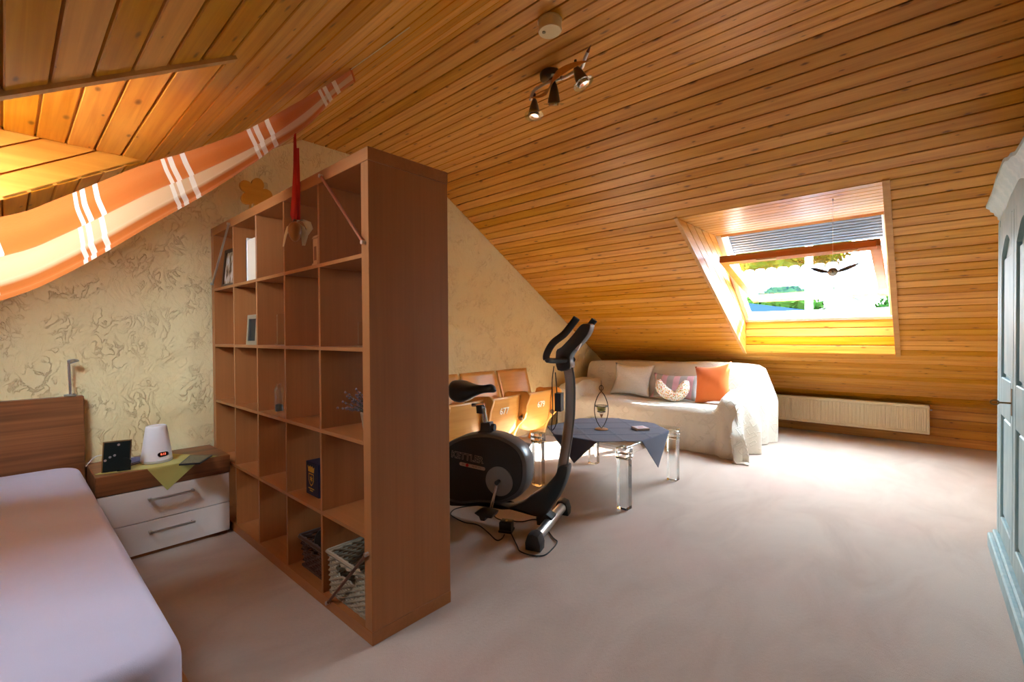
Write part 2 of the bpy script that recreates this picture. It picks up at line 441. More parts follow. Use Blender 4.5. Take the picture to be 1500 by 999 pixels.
# ---------------------------------------------------------------- skylights
def skylight(name, sx, xe0, xe1, zf, y0, y1, xt, zt_, xb, zb, label, lin_mat='pine'):
    """sx=+1 right slope, -1 left slope. (xe0,xe1) opening edges in the room lining, (xt,zt)/(xb,zb) window plane ends"""
    w_ = bpy.data.objects.new(name, None); COL.objects.link(w_); struct(w_, label)
    z0, z1 = zf(xe0), zf(xe1)
    # cheek boards: strips parallel to the room slope
    quad = [(xe0, z0), (xt, zt_), (xb, zb), (xe1, z1)]
    d = Vector((xe1-xe0, z1-z0)).normalized(); nn = Vector((-d.y, d.x)); nn = nn if nn.y > 0 else -nn
    c0 = nn.dot(Vector((xe0, z0)))
    back = [(xe0, z0), (xe0, z0+.05), (xt, zt_+.05), (xb+sx*.05, zb+.02), (xe1+sx*.05, z1), (xe1, z1)]
    for yy, sgn in ((y1, 1), (y0, -1)):
        ck = obj('cheek', prism(clip(back, -nn.x, -nn.y, -(c0+.0175)), yy+sgn*.0155 if sgn > 0 else yy-.07, yy+.07 if sgn > 0 else yy-.0155, ((0, 0, 0), (1, 0, 0), (0, 0, 1), (0, 1, 0))), M['groove'], w_)
        k = 0
        while k < 8:
            lo, hi = c0+k*BP+GAP/2, c0+(k+1)*BP-GAP/2
            p = clip(clip(quad, -nn.x, -nn.y, -lo), nn.x, nn.y, hi); k += 1
            if len(p) < 3: continue
            h = sorted((yy, yy+sgn*.016))
            obj('board', prism(p, h[0], h[1], ((0, 0, 0), (1, 0, 0), (0, 0, 1), (0, 1, 0))), M['reveal_xz'], ck)
    # head lining (level, boards along y) and foot lining (upright)
    hd = obj('head_lining', box(min(xe0-sx*.022, xt), max(xe0-sx*.022, xt), y0-.07, y1+.07, z0+BT, z0+.07), M['groove'], w_)
    n = max(1, round(abs(xt-xe0)/BP)); pw = abs(xt-xe0)/n
    for k in range(n):
        xa = min(xe0, xt)+k*pw
        M_ = Matrix(((-1, 0, 0), (0, 1, 0), (0, 0, -1))).to_4x4(); M_.translation = (xa+pw, y0, z0)
        inst('board', board_mesh(y1-y0, pw, lin_mat), hd, M_)
    xo = sorted((xe1+sx*BT, xe1+sx*.07))
    ft = obj('foot_lining', box(xo[0], xo[1], y0-.07, y1+.07, z1-.008, zb), M['groove'], w_)
    n = max(1, round((zb-z1)/BP)); pw = (zb-z1)/n
    for k in range(n):
        if sx > 0: M_ = Matrix(((0, 0, -1), (0, 1, 0), (1, 0, 0))).to_4x4(); M_.translation = (xe1, y0, z1+k*pw)
        else: M_ = Matrix(((0, 0, 1), (0, 1, 0), (-1, 0, 0))).to_4x4(); M_.translation = (xe1, y0, z1+(k+1)*pw)
        inst('board', board_mesh(y1-y0, pw, lin_mat), ft, M_)
    return w_
M['reveal_xz'] = veneer('reveal_board_wood', PINE_LO, PINE_HI, 'x', 50, .42)

# right skylight
XT, ZT, XB, ZB = 3.69, zR(RX0), RX1, 1.29
win = skylight('window_1', 1, RX0, RX1, zR, RY0, RY1, XT, ZT, XB, ZB, 'tilted roof window with open sash in deep pine reveal')
cY = (RY0+RY1)/2
wc = Vector(((XT+XB)/2, cY, (ZT+ZB)/2)); wv = Vector((XT-XB, 0, ZT-ZB)); WH = wv.length; wv.normalize()
wu = Vector((0, 1, 0)); wn = wv.cross(wu); wn = wn if wn.z > 0 else -wn
def wbox(u0, u1, v0, v1, n0, n1, c=wc, vv=wv, nv=wn, bev=.003):
    V_, F_ = box(u0, u1, v0, v1, n0, n1, bev)
    return [tuple(c+wu*p[0]+vv*p[1]+nv*p[2]) for p in V_], F_
HW, HH = (RY1-RY0)/2, WH/2
obj('frame_jamb', wbox(HW-.045, HW+.02, -HH, HH, 0, .10), M['window_white'], win)
obj('frame_jamb', wbox(-HW-.02, -HW+.045, -HH, HH, 0, .10), M['window_white'], win)
obj('frame_head', wbox(-HW, HW, HH-.03, HH+.05, 0, .10), M['trimwood'], win)
obj('frame_sill', wbox(-HW, HW, -HH-.03, -HH+.035, -.01, .10), M['window_white'], win)
# sash, tilted about its middle
al = math.radians(15.0); sv = Vector((-math.cos(al), 0, math.sin(al))); sn = Vector((math.sin(al), 0, math.cos(al)))
SH, SWD = .605, HW-.055
sash = obj('sash', cat(wbox(-SWD, -SWD+.065, -SH, SH, -.03, .03, wc, sv, sn), wbox(SWD-.065, SWD, -SH, SH, -.03, .03, wc, sv, sn),
     wbox(-SWD, SWD, -SH, -SH+.075, -.03, .03, wc, sv, sn), wbox(-SWD, SWD, SH-.085, SH, -.03, .03, wc, sv, sn)), veneer('sash_wood', lin(176, 122, 70), lin(196, 144, 90), 'y', 60), win)
obj('pane', wbox(-SWD+.06, SWD-.06, -SH+.07, SH-.08, -.006, .006, wc, sv, sn, 0), M['glass'], sash)
obj('vent_bar', wbox(-SWD+.02, SWD-.02, SH-.015, SH+.045, -.055, -.01, wc, sv, sn), M['pine_bar'] if 'pine_bar' in M else plain('vent_bar_wood', lin(190, 112, 54), .4), sash)
for k in (-.36, .18):
    obj('hinge_plate', wbox(k-.075, k+.075, SH+.012, SH+.034, -.062, -.054, wc, sv, sn, .002), plain('brass_plate', lin(206, 178, 128), .35, .6), sash)
for k, (a_, c_) in enumerate(((-.5, -.38), (-.3, -.02), (.06, .3), (.36, .5))):
    obj('vent_slot', wbox(a_, c_, SH-.055, SH-.042, -.036, -.029, wc, sv, sn, .001), M['trimwood'], sash)
# roller shutter outside, pulled part-way
shm = plain('shutter_grey', lin(106, 120, 140), .4, .3)
shut = obj('shutter_guide', cat(wbox(-HW+.03, -HW+.06, -.05, HH, .105, .15), wbox(HW-.06, HW-.03, -.05, HH, .105, .15)), M['steel'], win)
for k in range(12):
    v1 = HH-.005-k*.031
    V_, F_ = tube([(-HW+.06, 0, 0), (HW-.06, 0, 0)], 1, 10)
    vf = [tuple(wc+wu*p[0]+wv*(v1-.0155+p[1]*.0155)+wn*(.125+p[2]*.006)) for p in V_], F_
    obj('slat', vf, shm, shut, True)
# casing strips round the opening on the room side
dR = Vector((cR, 0, -sR)); nR = Vector((-sR, 0, -cR))
def rslab(x0, x1, y0, y1, h0=-.004, h1=.012):
    s0, s1 = (x0-XF1)/cR, (x1-XF1)/cR
    return prism([(s0, y0), (s1, y0), (s1, y1), (s0, y1)], h0, h1, ((XF1, 0, ZF), dR, (0, 1, 0), nR))
struct(obj('trim_1', rslab(RX0-.012, RX1+.012, RY0-.032, RY0+.004), M['trimwood']), 'pine casing strip beside skylight')
struct(obj('trim_2', rslab(RX0-.012, RX1+.012, RY1-.004, RY1+.024), M['trimwood']), 'pine casing strip on gable side of skylight')
portal('sky_portal_window_1', wc+wn*.35, wu, wv, wn, 1.7, 1.6)

# left skylight
LXT = LX0-.55; LZB = zL(LX1)+.30
win2 = skylight('window_2', -1, LX0, LX1, zL, LY0, LY1, LXT, zL(LX0), LX1, LZB, 'roof window over the bed in pine reveal', 'pine')
lc = Vector(((LXT+LX1)/2, (LY0+LY1)/2, (zL(LX0)+LZB)/2)); lv = Vector((LXT-LX1, 0, zL(LX0)-LZB)); LH = lv.length/2; lv.normalize()
ln = lv.cross(wu); ln = ln if ln.z > 0 else -ln
lw = (LY1-LY0)/2
f2 = obj('frame', cat(wbox(lw-.05, lw+.02, -LH, LH, 0, .1, lc, lv, ln), wbox(-lw-.02, -lw+.05, -LH, LH, 0, .1, lc, lv, ln),
    wbox(-lw, lw, LH-.05, LH+.03, 0, .1, lc, lv, ln), wbox(-lw, lw, -LH-.03, -LH+.05, 0, .1, lc, lv, ln)), M['window_white'], win2)
obj('sash', cat(wbox(lw-.11, lw-.05, -LH+.05, LH-.05, .03, .08, lc, lv, ln), wbox(-lw+.05, -lw+.11, -LH+.05, LH-.05, .03, .08, lc, lv, ln),
    wbox(-lw+.05, lw-.05, LH-.11, LH-.05, .03, .08, lc, lv, ln), wbox(-lw+.05, lw-.05, -LH+.05, -LH+.11, .03, .08, lc, lv, ln)), M['trimwood'], win2)
obj('pane', wbox(-lw+.1, lw-.1, -LH+.1, LH-.1, .05, .06, lc, lv, ln, 0), M['glass'], win2)
added_slats = []  # unseen shutter, added over the upper pane to cut light from this skylight
v1 = LH
while v1 > -LH+.44:
    V_, F_ = tube([(-lw, 0, 0), (lw, 0, 0)], 1, 8)
    added_slats.append(([tuple(lc+wu*p[0]+lv*(v1-.0155+p[1]*.0165)+ln*(.125+p[2]*.006)) for p in V_], F_)); v1 -= .031
obj('added_shutter', cat(*added_slats), shm, win2, True)
portal('sky_portal_window_2_offscreen', lc+ln*.3, wu, -lv, ln, 1.5, 2*LH+.4)
dLv = Vector((-cL, 0, -sL)); nL = Vector((sL, 0, -cL))
def lslab(x0, x1, y0, y1, h0=-.004, h1=.012):
    s0, s1 = (XF0-x0)/cL, (XF0-x1)/cL
    return prism([(s0, y0), (s1, y0), (s1, y1), (s0, y1)], h0, h1, ((XF0, 0, ZF), dLv, (0, 1, 0), nL))
struct(obj('trim_3', lslab(LX0+.012, LX1, LY0-.02, LY0+.005, -.012, .010), M['trimwood']), 'narrow pine strip along skylight edge')

# ================================================================== OUTSIDE
M['leaf'] = None
def leaf_mat(name, c1, c2):
    b = NB(name); oi = b.n('ObjectInfo'); tc = b.n('TexCoord')
    nz = b.n('TexNoise', {'Vector': tc.outputs['Object'], 'Scale': 3.0, 'Detail': 2.0})
    b.P(Base_Color=b.ramp(nz.outputs[0], [(.35, c1), (.65, c2)]), Roughness=1.0); b.b.inputs['Specular IOR Level'].default_value = 0.0; return b.m
lawn = obj('lawn', box(6.4, 60, -40, 40, -3.3, -3.2), plain('grass', (.03, .05, .012), .9, 0, 0.0)); lawn['kind'] = 'structure'; lawn['label'] = 'garden lawn below the house'
def tree(name, label, c, rx, rz, n, mat, seed, group=None, leaf=.16, core=True):
    rnd = random.Random(seed); t = thing(name, label, 'tree', (c[0], c[1], -3.2), group)
    V_, F_ = [], []
    blobs = [(Vector(c)+Vector((rnd.uniform(-.6, .6)*rx, rnd.uniform(-.6, .6)*rx, rnd.uniform(-.6, .6)*rz)), rnd.uniform(.35, .6)) for _ in range(9)]
    for _ in range(n):
        bc, br = rnd.choice(blobs)
        d = Vector((rnd.gauss(0, 1), rnd.gauss(0, 1), rnd.gauss(0, 1))).normalized()*(rnd.random()**.4)
        p = bc+Vector((d.x*br*rx, d.y*br*rx, d.z*br*rz))
        a = Vector((rnd.gauss(0, 1), rnd.gauss(0, 1), rnd.gauss(0, 1))).normalized(); e = a.orthogonal().normalized()
        q = leaf*rnd.uniform(.6, 1.3); o = len(V_)
        V_ += [tuple(p-a*q), tuple(p+e*q*.45), tuple(p+a*q), tuple(p-e*q*.45)]; F_.append((o, o+1, o+2, o+3))
    cr = obj('foliage', (V_, F_), mat, t, kind='stuff')
    def blob(i):
        bc_, br_ = blobs[i]
        return grid(12, 12, lambda u, v: bc_+Vector((rx*math.sin(PI*u)*math.cos(2*PI*v), rx*math.sin(PI*u)*math.sin(2*PI*v), rz*math.cos(PI*u)))*(br_*.8*(1+.25*math.sin(7*u+3*v*6.28+i)*math.sin(4*6.28*v))), cv=True)
    if core: obj('inner_foliage', cat(*[blob(i) for i in range(len(blobs))]), mat, t, kind='stuff')
    tk = [tube([(c[0], c[1], -3.2), (c[0]+.1, c[1], c[2]-rz*.4), (c[0], c[1]+.1, c[2]+rz*.4)], [.16, .11, .04], 8)]
    for k in range(6):
        e = blobs[k][0]; tk.append(tube([(c[0]+.08, c[1], c[2]-rz*.4), tuple((Vector(c)+e)/2+Vector((0, 0, -.1))), tuple(e)], [.06, .04, .015], 6))
    obj('trunk', cat(*tk), plain('bark', (.05, .035, .025), .9), t, True)
    return t
lm1 = leaf_mat('leaf_yellow_green', (.010, .020, .002), (.026, .034, .004)); lm2 = leaf_mat('leaf_green', (.005, .016, .003), (.014, .030, .005))
tree('garden_tree', 'tall yellow-green leafy tree standing behind the pale tiled roof', (18.5, 2.4, 3.75), 2.1, 1.2, 6500, lm1, 3)
tree('garden_tree', 'bushy green tree growing in front of the pale tiled roof', (9.0, .62, 1.22), .95, .72, 5200, lm2, 5, leaf=.09)
tree('garden_tree', 'loose airy tree beyond the skylight right of the white mast', (11.0, -.85, 1.15), .70, .72, 3600, lm2, 8, leaf=.08, core=False)
# neighbouring house with pale tiles
nh = thing('neighbour_house', 'neighbouring house with pale scalloped tile roof seen through skylight', 'building', (13.6, 3.4, -3.2))
tile = plain('pale_tile', lin(128, 126, 126), .9, 0, 0.0)
obj('wall', box(12.3, 16, -.2, 6, -3.2, 2.1), plain('render_white', lin(140, 136, 130), .8), nh)
tm = mesh('roof_tile', tube([(0, 0, 0), (.30, 0, .15)], .12, 8, flat=.4), tile)
for r_ in range(6):
    for k in range(24):
        M_ = Matrix.Translation((12.0+r_*.26, -.4+k*.27+(r_ % 2)*.07, 2.12+r_*.13)); inst('roof_tile', tm, nh, M_)
obj('roof_deck', prism([(12.0, 2.02), (13.7, 2.87), (15.5, 2.02)], 0, 6.4, ((0, -.4, 0), (1, 0, 0), (0, 0, 1), (0, 1, 0))), tile, nh)
tag(obj('mast', tube([(7.6, -.2, -3.2), (7.6, -.2, 4.5)], .05, 10), plain('mast_white', lin(205, 205, 208), .4)), 'white upright mast in the garden beyond the skylight', 'mast')
# blue-grey metal roof edge just outside the window
pe = [onX(1094, 444, 8.0), onX(1206, 457, 8.0)]
tag(obj('flat_roof', prism([(pe[0].y, -1.0), (pe[1].y, -1.0), (pe[1].y, pe[1].z), (pe[0].y, pe[0].z)], 0, 3.0, ((8.0, 0, 0), (0, 1, 0), (0, 0, 1), (1, 0, 0))), plain('blue_sheet', (.007, .017, .048), .9, 0, 0.0)), 'dark blue metal-clad roof edge just beyond the skylight', 'roof')

# ================================================================== BOOKCASE
BX, BL, BH, BT5, BD = .39, 1.85, 1.85, .05, .016
CP = (BH-.10-4*BD)/5+BD      # cell pitch
zt = lambda r: BT5+r*CP      # standing height of row r (0 = lowest)
yc = lambda c: BT5+c*CP      # near side of column c
bc = thing('bookcase', 'large beech-look open cube bookcase of five by five compartments dividing the room', 'bookcase', (.195, .92, 0))
obj('side_panel', box(.001, BX-.001, 0, BT5, BT5, BH-BT5, .0015), M['beech'], bc)
obj('side_panel', box(.001, BX-.001, BL-BT5, BL, BT5, BH-BT5, .0015), M['beech'], bc)
obj('bottom_panel', box(0, BX, -.001, BL+.001, 0, BT5-.0006, .0015), M['beech_y'], bc)
obj('top_panel', box(0, BX, -.001, BL+.001, BH-BT5+.0006, BH, .0015), M['beech_y'], bc)
for r in range(1, 5): obj('shelf', box(.002, BX-.002, BT5, BL-BT5, zt(r)-BD, zt(r), .001), M['beech_y'], bc)
for r in range(5):
    for c in range(1, 5):
        z1 = zt(r+1)-BD if r < 4 else BH-BT5
        obj('divider', box(.004, BX-.004, yc(c)-BD, yc(c), zt(r), z1, .001), M['beech'], bc)
def rod(u0, v0, u1, v1, mat):
    a, e = onX(u0, v0, -.006), onX(u1, v1, -.006)
    t = tube([a, e], .0065, 8)
    dots = [lathe([(.009, -.004), (.009, .004)], 10)]
    o = obj('corner_brace', t, mat, bc, True)
    for q in (a, e): obj('screw', tube([q+Vector((-.009, 0, 0)), q+Vector((.008, 0, 0))], .008, 8), M['steel'], o)
copper = plain('copper_rod', lin(176, 112, 84), .35, .7)
rod(470, 258, 532, 355, copper); rod(480, 883, 537, 812, plain('bronze_rod', lin(120, 82, 66), .4, .6)); rod(335, 328, 311, 416, M['steel'])

# ---- things in the bookcase
def stand(u, v, r):  # floor point of a thing in row r from its bottom pixel
    return onZ(u, v, zt(r))
def woven(name, label, x0, x1, y0, y1, z0, h, mat_out, mat_in, r, rows, flare=.0, nper=22):
    t = thing(name, label, 'basket', ((x0+x1)/2, (y0+y1)/2, z0), None)
    cx, cy = (x0+x1)/2, (y0+y1)/2; hx, hy = (x1-x0)/2, (y1-y0)/2
    def loop(z, ph, amp, grow):
        pts = []; per = 2*(2*hx+2*hy); n = int(per/.012)
        k = (z-z0)/h; ex, ey = (hx-r-amp)*(1-flare+flare*k)+grow, (hy-r-amp)*(1-flare+flare*k)+grow
        for i in range(n):
            s = i/n*4; e = int(s); f = (s-e)*2-1
            px, py, nx, ny = [(f*ex, -ey, 0, -1), (ex, f*ey, 1, 0), (-f*ex, ey, 0, 1), (-ex, -f*ey, -1, 0)][e]
            o = amp*math.cos(PI*i*nper/n*2+ph)
            pts.append((cx+px+nx*o, cy+py+ny*o, z))
        return pts
    # hand hole in the face towards -x
    for k in range(rows):
        z = z0+r+(h-2*r)*k/(rows-1)
        pts = loop(z, PI*(k % 2), r*.9, 0)
        hole = .62 < k/(rows-1) < .82
        if hole:
            seg, cur = [], []
            for p in pts+pts[:1]:
                if p[0] < x0+.03 and abs(p[1]-cy) < hy*.42:
                    if len(cur) > 2: seg.append(cur)
                    cur = []
                else: cur.append(p)
            if len(cur) > 2: seg.append(cur)
            vf = cat(*[tube(q, r*1.05, 5) for q in seg]); obj('strand', vf, mat_out, t, True)
        else: obj('strand', tube(pts, r*1.05, 5, closed=True), mat_out, t, True)
    obj('rim', tube(loop(z0+h-r*.2, 0, 0, .002), r*1.5, 6, closed=True), mat_out, t, True)
    e = .006
    obj('base', box(x0+r*2, x1-r*2, y0+r*2, y1-r*2, z0+.001, z0+.012), mat_out, t)
    return t
gmat = fabric('grey_paper_cord', lin(176, 160, 134), lin(150, 136, 116), 300, .3); gin = gmat
bmat = fabric('brown_hyacinth', lin(84, 48, 32), lin(56, 32, 24), 200, .4)
woven('woven_basket', 'taupe grey woven cord basket with hand hole on lowest shelf', .014, .33, yc(0)+.012, yc(0)+CP-BD-.006, zt(0), .182, gmat, gin, .0052, 17, .04, 26)
woven('woven_basket', 'small dark brown woven basket beside the grey one on lowest shelf', .035, .30, yc(1)+.045, yc(1)+.30, zt(0), .145, bmat, bmat, .0065, 11, .10, 16)
# round dark disc standing in the brown basket
cdk = thing('round_disc', 'black round disc with blue centre sticking out of brown basket', 'disc', (.13, yc(1)+.12, zt(0)+.04))
fr = (Vector((.135, yc(1)+.165, zt(0)+.125)), Vector((.75, -.66, 0)).normalized(), Vector((0, 0, 1)), Vector((-.66, -.75, 0)).normalized())
circ = lambda r_, n=28, a=1: [(r_*math.cos(2*PI*k/n), a*r_*math.sin(2*PI*k/n)) for k in range(n)]
obj('tyre', rprism(circ(.078), -.016, .016, fr, .012), M['black_plastic'], cdk, True)
obj('hub_disc', prism(circ(.042), .016, .019, fr), plain('blue_disc', lin(40, 60, 120), .5), cdk)
# blue gift box with crest
p = Vector((.064, .668, 0)); bxo = thing('gift_box', 'dark blue cardboard box with gold crest on second-lowest shelf', 'box', (.1, p.y-.05, zt(1)))
x0b, y1b = max(p.x, .02), p.y; sB = .125
obj('carton', box(x0b, x0b+.11, y1b-sB, y1b, zt(1), zt(1)+.155, .0015), plain('navy_card', lin(20, 24, 62), .5), bxo)
gold = plain('gold_print', lin(206, 160, 40), .4)
fb = (Vector((x0b-.0008, y1b-.055, zt(1)+.08)), Vector((0, -1, 0)), Vector((0, 0, 1)), Vector((-1, 0, 0)))
obj('crest_crown', prism([(-.028, .03), (.028, .03), (.033, .058), (.02, .05), (.01, .06), (0, .05), (-.01, .06), (-.02, .05), (-.033, .058)], 0, .001, fb), gold, bxo)
sh = [(-.026, .024), (.026, .024), (.026, -.008), (.016, -.026), (0, -.037), (-.016, -.026), (-.026, -.008)]
ring_ = []
n_ = len(sh); inn = [(a*.8, c*.8-.001) for a, c in sh]
o_, ea_, eb_, ec_ = fb
Vs = [tuple(o_+ea_*a+eb_*c+ec_*.0008) for a, c in sh+inn]
obj('crest_shield', (Vs, [(i, (i+1) % n_, n_+(i+1) % n_, n_+i) for i in range(n_)]), gold, bxo)
star = [((.016 if k % 2 == 0 else .007)*math.sin(PI*k/6), (.016 if k % 2 == 0 else .007)*math.cos(PI*k/6)-.002) for k in range(12)]
obj('crest_star', prism(star, 0, .001, fb), gold, bxo)
for k, wd in enumerate((.056, .03)): obj('print_line', prism([(-wd/2, -.050-k*.010), (wd/2, -.050-k*.010), (wd/2, -.045-k*.010), (-wd/2, -.045-k*.010)], 0, .0008, fb), gold, bxo)
# lavender pot
lp = thing('lavender_pot', 'dried lavender in a small woven pot on the middle shelf', 'plant', (.075, yc(0)+.045, zt(2)))
q0 = Vector((.085, .128, zt(2)))
potm = fabric('speckled_pot', lin(190, 168, 140), lin(120, 100, 80), 160, .5)
obj('pot', lathe([(.026, 0), (.03, .01), (.043, .09), (.041, .093), (.036, .085)], 18, q0), potm, lp, True)
rnd = random.Random(4); st, fl = [], []
for k in range(26):
    a = rnd.uniform(PI*.35, PI*1.15) if k < 20 else rnd.uniform(0, 2*PI); l = rnd.uniform(.07, .14); e = rnd.uniform(.25, 1.1)
    d = Vector((math.cos(a)*math.cos(e), math.sin(a)*math.cos(e), math.sin(e)))
    s_ = q0+Vector((0, 0, .085)); e_ = s_+d*l
    if e_.y < yc(0)+.008: d.y = -d.y*.3; e_ = s_+d*l
    st.append(tube([s_, s_+d*l*.5+Vector((0, 0, .004)), e_], .0012, 4))
    if k < 20:
        for j in range(5):
            fl.append(lathe([(.0, -.006), (.0055, 0), (.0, .006)], 6, s_+d*(l*(.55+.11*j))+Vector((rnd.uniform(-.004, .004), rnd.uniform(-.004, .004), 0))))
obj('stems', cat(*st), plain('stem_green', lin(62, 74, 48), .8), lp, kind='stuff'); obj('flower_heads', cat(*fl), plain('lavender_grey', lin(132, 114, 116), .9), lp, kind='stuff')
# glass bottle
g_ = stand(409, 604, 2); g_ = Vector((max(g_.x, .03), min(g_.y, yc(3)-.06), zt(2)))
gb = thing('glass_bottle', 'slim clear glass bottle with dark filling on middle shelf', 'bottle', g_)
obj('glass', lathe([(.0, .0), (.022, 0), (.023, .004), (.023, .12), (.019, .135), (.012, .14), (.012, .15), (.010, .15), (.010, .14), (.018, .13), (.0205, .12), (.0205, .008), (0, .006)], 20, g_), M['acrylic'], gb, True)
obj('filling', lathe([(.0, .008), (.019, .008), (.019, .04), (0, .047)], 14, g_), plain('dark_filling', (.015, .03, .03), .5), gb, True)
# clear acrylic photo stands
for (u, v, r, lb) in ((409, 505, 3, 'clear acrylic photo stand in the middle column of the shelf'), (527, 511, 3, 'clear acrylic photo stand next to the end panel of the shelf')):
    q = Vector((.03, 0, zt(r))); y0 = onX(u-4, v-10, .03).y-.016; y0 = max(y0, yc(0)+.008)
    t = thing('acrylic_stand', lb, 'photo stand', (q.x, y0, zt(r)))
    hgt = .16 if u < 450 else .10
    obj('panel', box(q.x, q.x+.10, y0, y0+.012, zt(r)+.008, zt(r)+hgt, .001), M['acrylic'], t)
    obj('foot', box(q.x-.004, q.x+.104, y0-.006, y0+.03, zt(r), zt(r)+.01, .001), M['acrylic'], t)
# silver picture frame (row 3, column 3), leaning photo frame (row 4, column 4)
def pic(name, label, c, wd, ht, yaw, lean, mf, mp, bar=.02, mat_strip=None):
    t = thing(name, label, 'picture frame', c)
    ex = Vector((math.cos(yaw), math.sin(yaw), 0)); back = Vector((-ex.y, ex.x, 0))
    ez = (Vector((0, 0, 1))*math.cos(lean)+back*math.sin(lean)); ey = ex.cross(ez)   # ey points to the viewer
    o = Vector(c)+Vector((0, 0, .0)); f_ = (o, ex, ez, ey)
    bars = [(-wd/2, 0, wd, bar), (-wd/2, ht-bar, wd, bar), (-wd/2, bar, bar, ht-2*bar), (wd/2-bar, bar, bar, ht-2*bar)]
    for x, z, a, h in bars: obj('frame_bar', prism([(x, z), (x+a, z), (x+a, z+h), (x, z+h)], -.006, .010, f_), mf, t)
    obj('picture', prism([(-wd/2+bar, bar), (wd/2-bar, bar), (wd/2-bar, ht-bar), (-wd/2+bar, ht-bar)], -.004, .002, f_), mp, t)
    obj('easel', prism([(-.02, .0), (.02, .0), (.012, ht*.7), (-.012, ht*.7)], -.0, .004, (o-ey*.006-ez*0+back*(ht*.28), ex, (ez*ht*.7-back*(ht*.28)).normalized(), ey)), M['black'], t)
    return t
b = NB('faded_photo'); v, _ = coords(b, False); nz = b.n('TexNoise', {'Vector': b.n('VectorMath', {0: v, 1: (1, 1, .35)}, operation='MULTIPLY').outputs[0], 'Scale': 38.0, 'Detail': 2.0})
b.P(Base_Color=b.ramp(nz.outputs[0], [(.38, lin(96, 76, 60)), (.5, lin(176, 150, 124)), (.62, lin(214, 204, 196))]), Roughness=.25); photo = b.m
ya, yb_ = yc(3)+.004, onX(355, 480, .03).y
pic('picture_frame', 'silver picture frame with dark picture on second shelf from the top', (.014, ya+.075, zt(3)), .15, .165, -PI/2, .06, plain('silver_frame', lin(186, 180, 172), .3, .8), M['black'], .022)
pic('picture_frame', 'dark framed photograph leaning in top corner compartment beside the plaster wall', (.03, 1.60, zt(4)), .22, .235, -PI/2+.05, .1, plain('dark_wood_frame', lin(70, 42, 28), .4), photo, .018)
bk = thing('photo_album', 'white upright photo album with dark spine on the top row of the shelf', 'album', (.03, 1.19, zt(4)))
obj('cover', box(.012, .045, 1.115, 1.245, zt(4), zt(4)+.228, .002), plain('cream_card', lin(226, 208, 186), .6), bk)
obj('spine', box(.008, .049, 1.247, 1.262, zt(4), zt(4)+.235, .002), plain('dark_spine', lin(42, 34, 40), .5), bk)
obj('spine_strip', box(.0075, .0495, 1.241, 1.2475, zt(4), zt(4)+.24, .001), M['white_lacquer'], bk)
# carved wooden ornament (row 4, column 1)
q = stand(457, 386, 4); oy = yc(1)+.022
orn = thing('carved_ornament', 'small carved wooden lantern ornament on the top row of the shelf', 'ornament', (.022, oy, zt(4)))
wm = plain('pale_carved_wood', lin(196, 148, 104), .6)
obj('case', box(.008, .036, oy-.014, oy+.03, zt(4)+.006, zt(4)+.115, .002), wm, orn)
obj('roof', prism([(-.018, 0), (.018, 0), (.011, .012), (0, .018), (-.011, .012)], -.024, .024, ((.022, oy+.008, zt(4)+.115), (1, 0, 0), (0, 0, 1), (0, 1, 0))), wm, orn)
obj('plinth', box(.004, .040, oy-.018, oy+.034, zt(4), zt(4)+.008, .001), wm, orn)
obj('carved_window', box(.0065, .009, oy-.002, oy+.018, zt(4)+.02, zt(4)+.08), plain('carved_recess', lin(130, 74, 44), .7), orn)
# small black box (row 3, column 4)
q = Vector((.03, yc(4)+.02, zt(3)))
sb = thing('small_box', 'tiny black box standing on the second shelf from the top', 'box', q)
obj('case', box(.02, .07, yc(4)+.004, yc(4)+.034, zt(3)+.004, zt(3)+.07, .003), M['black_plastic'], sb)
for k in (0, 1): obj('foot', box(.024+k*.03, .036+k*.03, yc(4)+.008, yc(4)+.03, zt(3), zt(3)+.006), M['black'], sb)
# shelf stop pin
# clover-shaped wooden board on top of the bookcase
fc = onY(374, 284, 1.76); s_ = .055
def lobes(R, r_, n=4, rot=.2):
    out = []
    for k in range(96):
        a = 2*PI*k/96; q_ = R+r_*abs(math.cos(n/2*(a-rot)))**.8; out.append((q_*math.cos(a), q_*math.sin(a)))
    return out
fl_ = thing('wooden_flower', 'flat wooden clover-shaped flower standing on top of the bookcase', 'decoration', (.2, 1.76, BH))
fcz = BH+.125
obj('blossom', prism(lobes(.062, .046, 5, 1.35), -.011, .011, ((fc.x, 1.76, fc.z), (1, 0, 0), (0, 0, 1), (0, -1, 0))), veneer('birch_ply', lin(208, 146, 50), lin(226, 164, 66), 'x', 50), fl_, False)
obj('stem', cat(tube([(fc.x-.03, 1.76, fc.z-.05), (fc.x-.05, 1.76, BH+.01)], .008, 8), box(fc.x-.10, fc.x-.01, 1.735, 1.785, BH, BH+.018, .004)), plain('birch_ply_edge', lin(206, 150, 66), .5), fl_)

# ================================================================== BED SIDE
# bed
BXR = -.655
bed = thing('bed', 'wide bed with walnut headboard, fitted lilac white sheet and wooden side rail', 'bed', (-1.55, .75, 0))
obj('headboard', box(-2.5, -.632, 1.80, 1.855, .10, .843, .003), M['walnut_x'], bed)
railm = veneer('rail_wood', lin(150, 92, 44), lin(176, 112, 58), 'y', 60)
obj('side_rail', box(-.632, -.585, -.42, 1.475, .06, .20, .003), railm, bed)
obj('side_rail', box(-2.5, -2.46, -.42, 1.80, .06, .20, .003), railm, bed)
obj('foot_rail', box(-2.46, -.632, -.42, -.38, .06, .20, .003), railm, bed)
for xx in (-.70, -2.43):
    for yy in (-.36, 1.74): obj('leg', box(xx-.03, xx+.03, yy-.03, yy+.03, 0, .10), M['black'], bed)
obj('slatted_base', box(-2.46, -.65, -.36, 1.80, .10, .215), M['black'], bed)
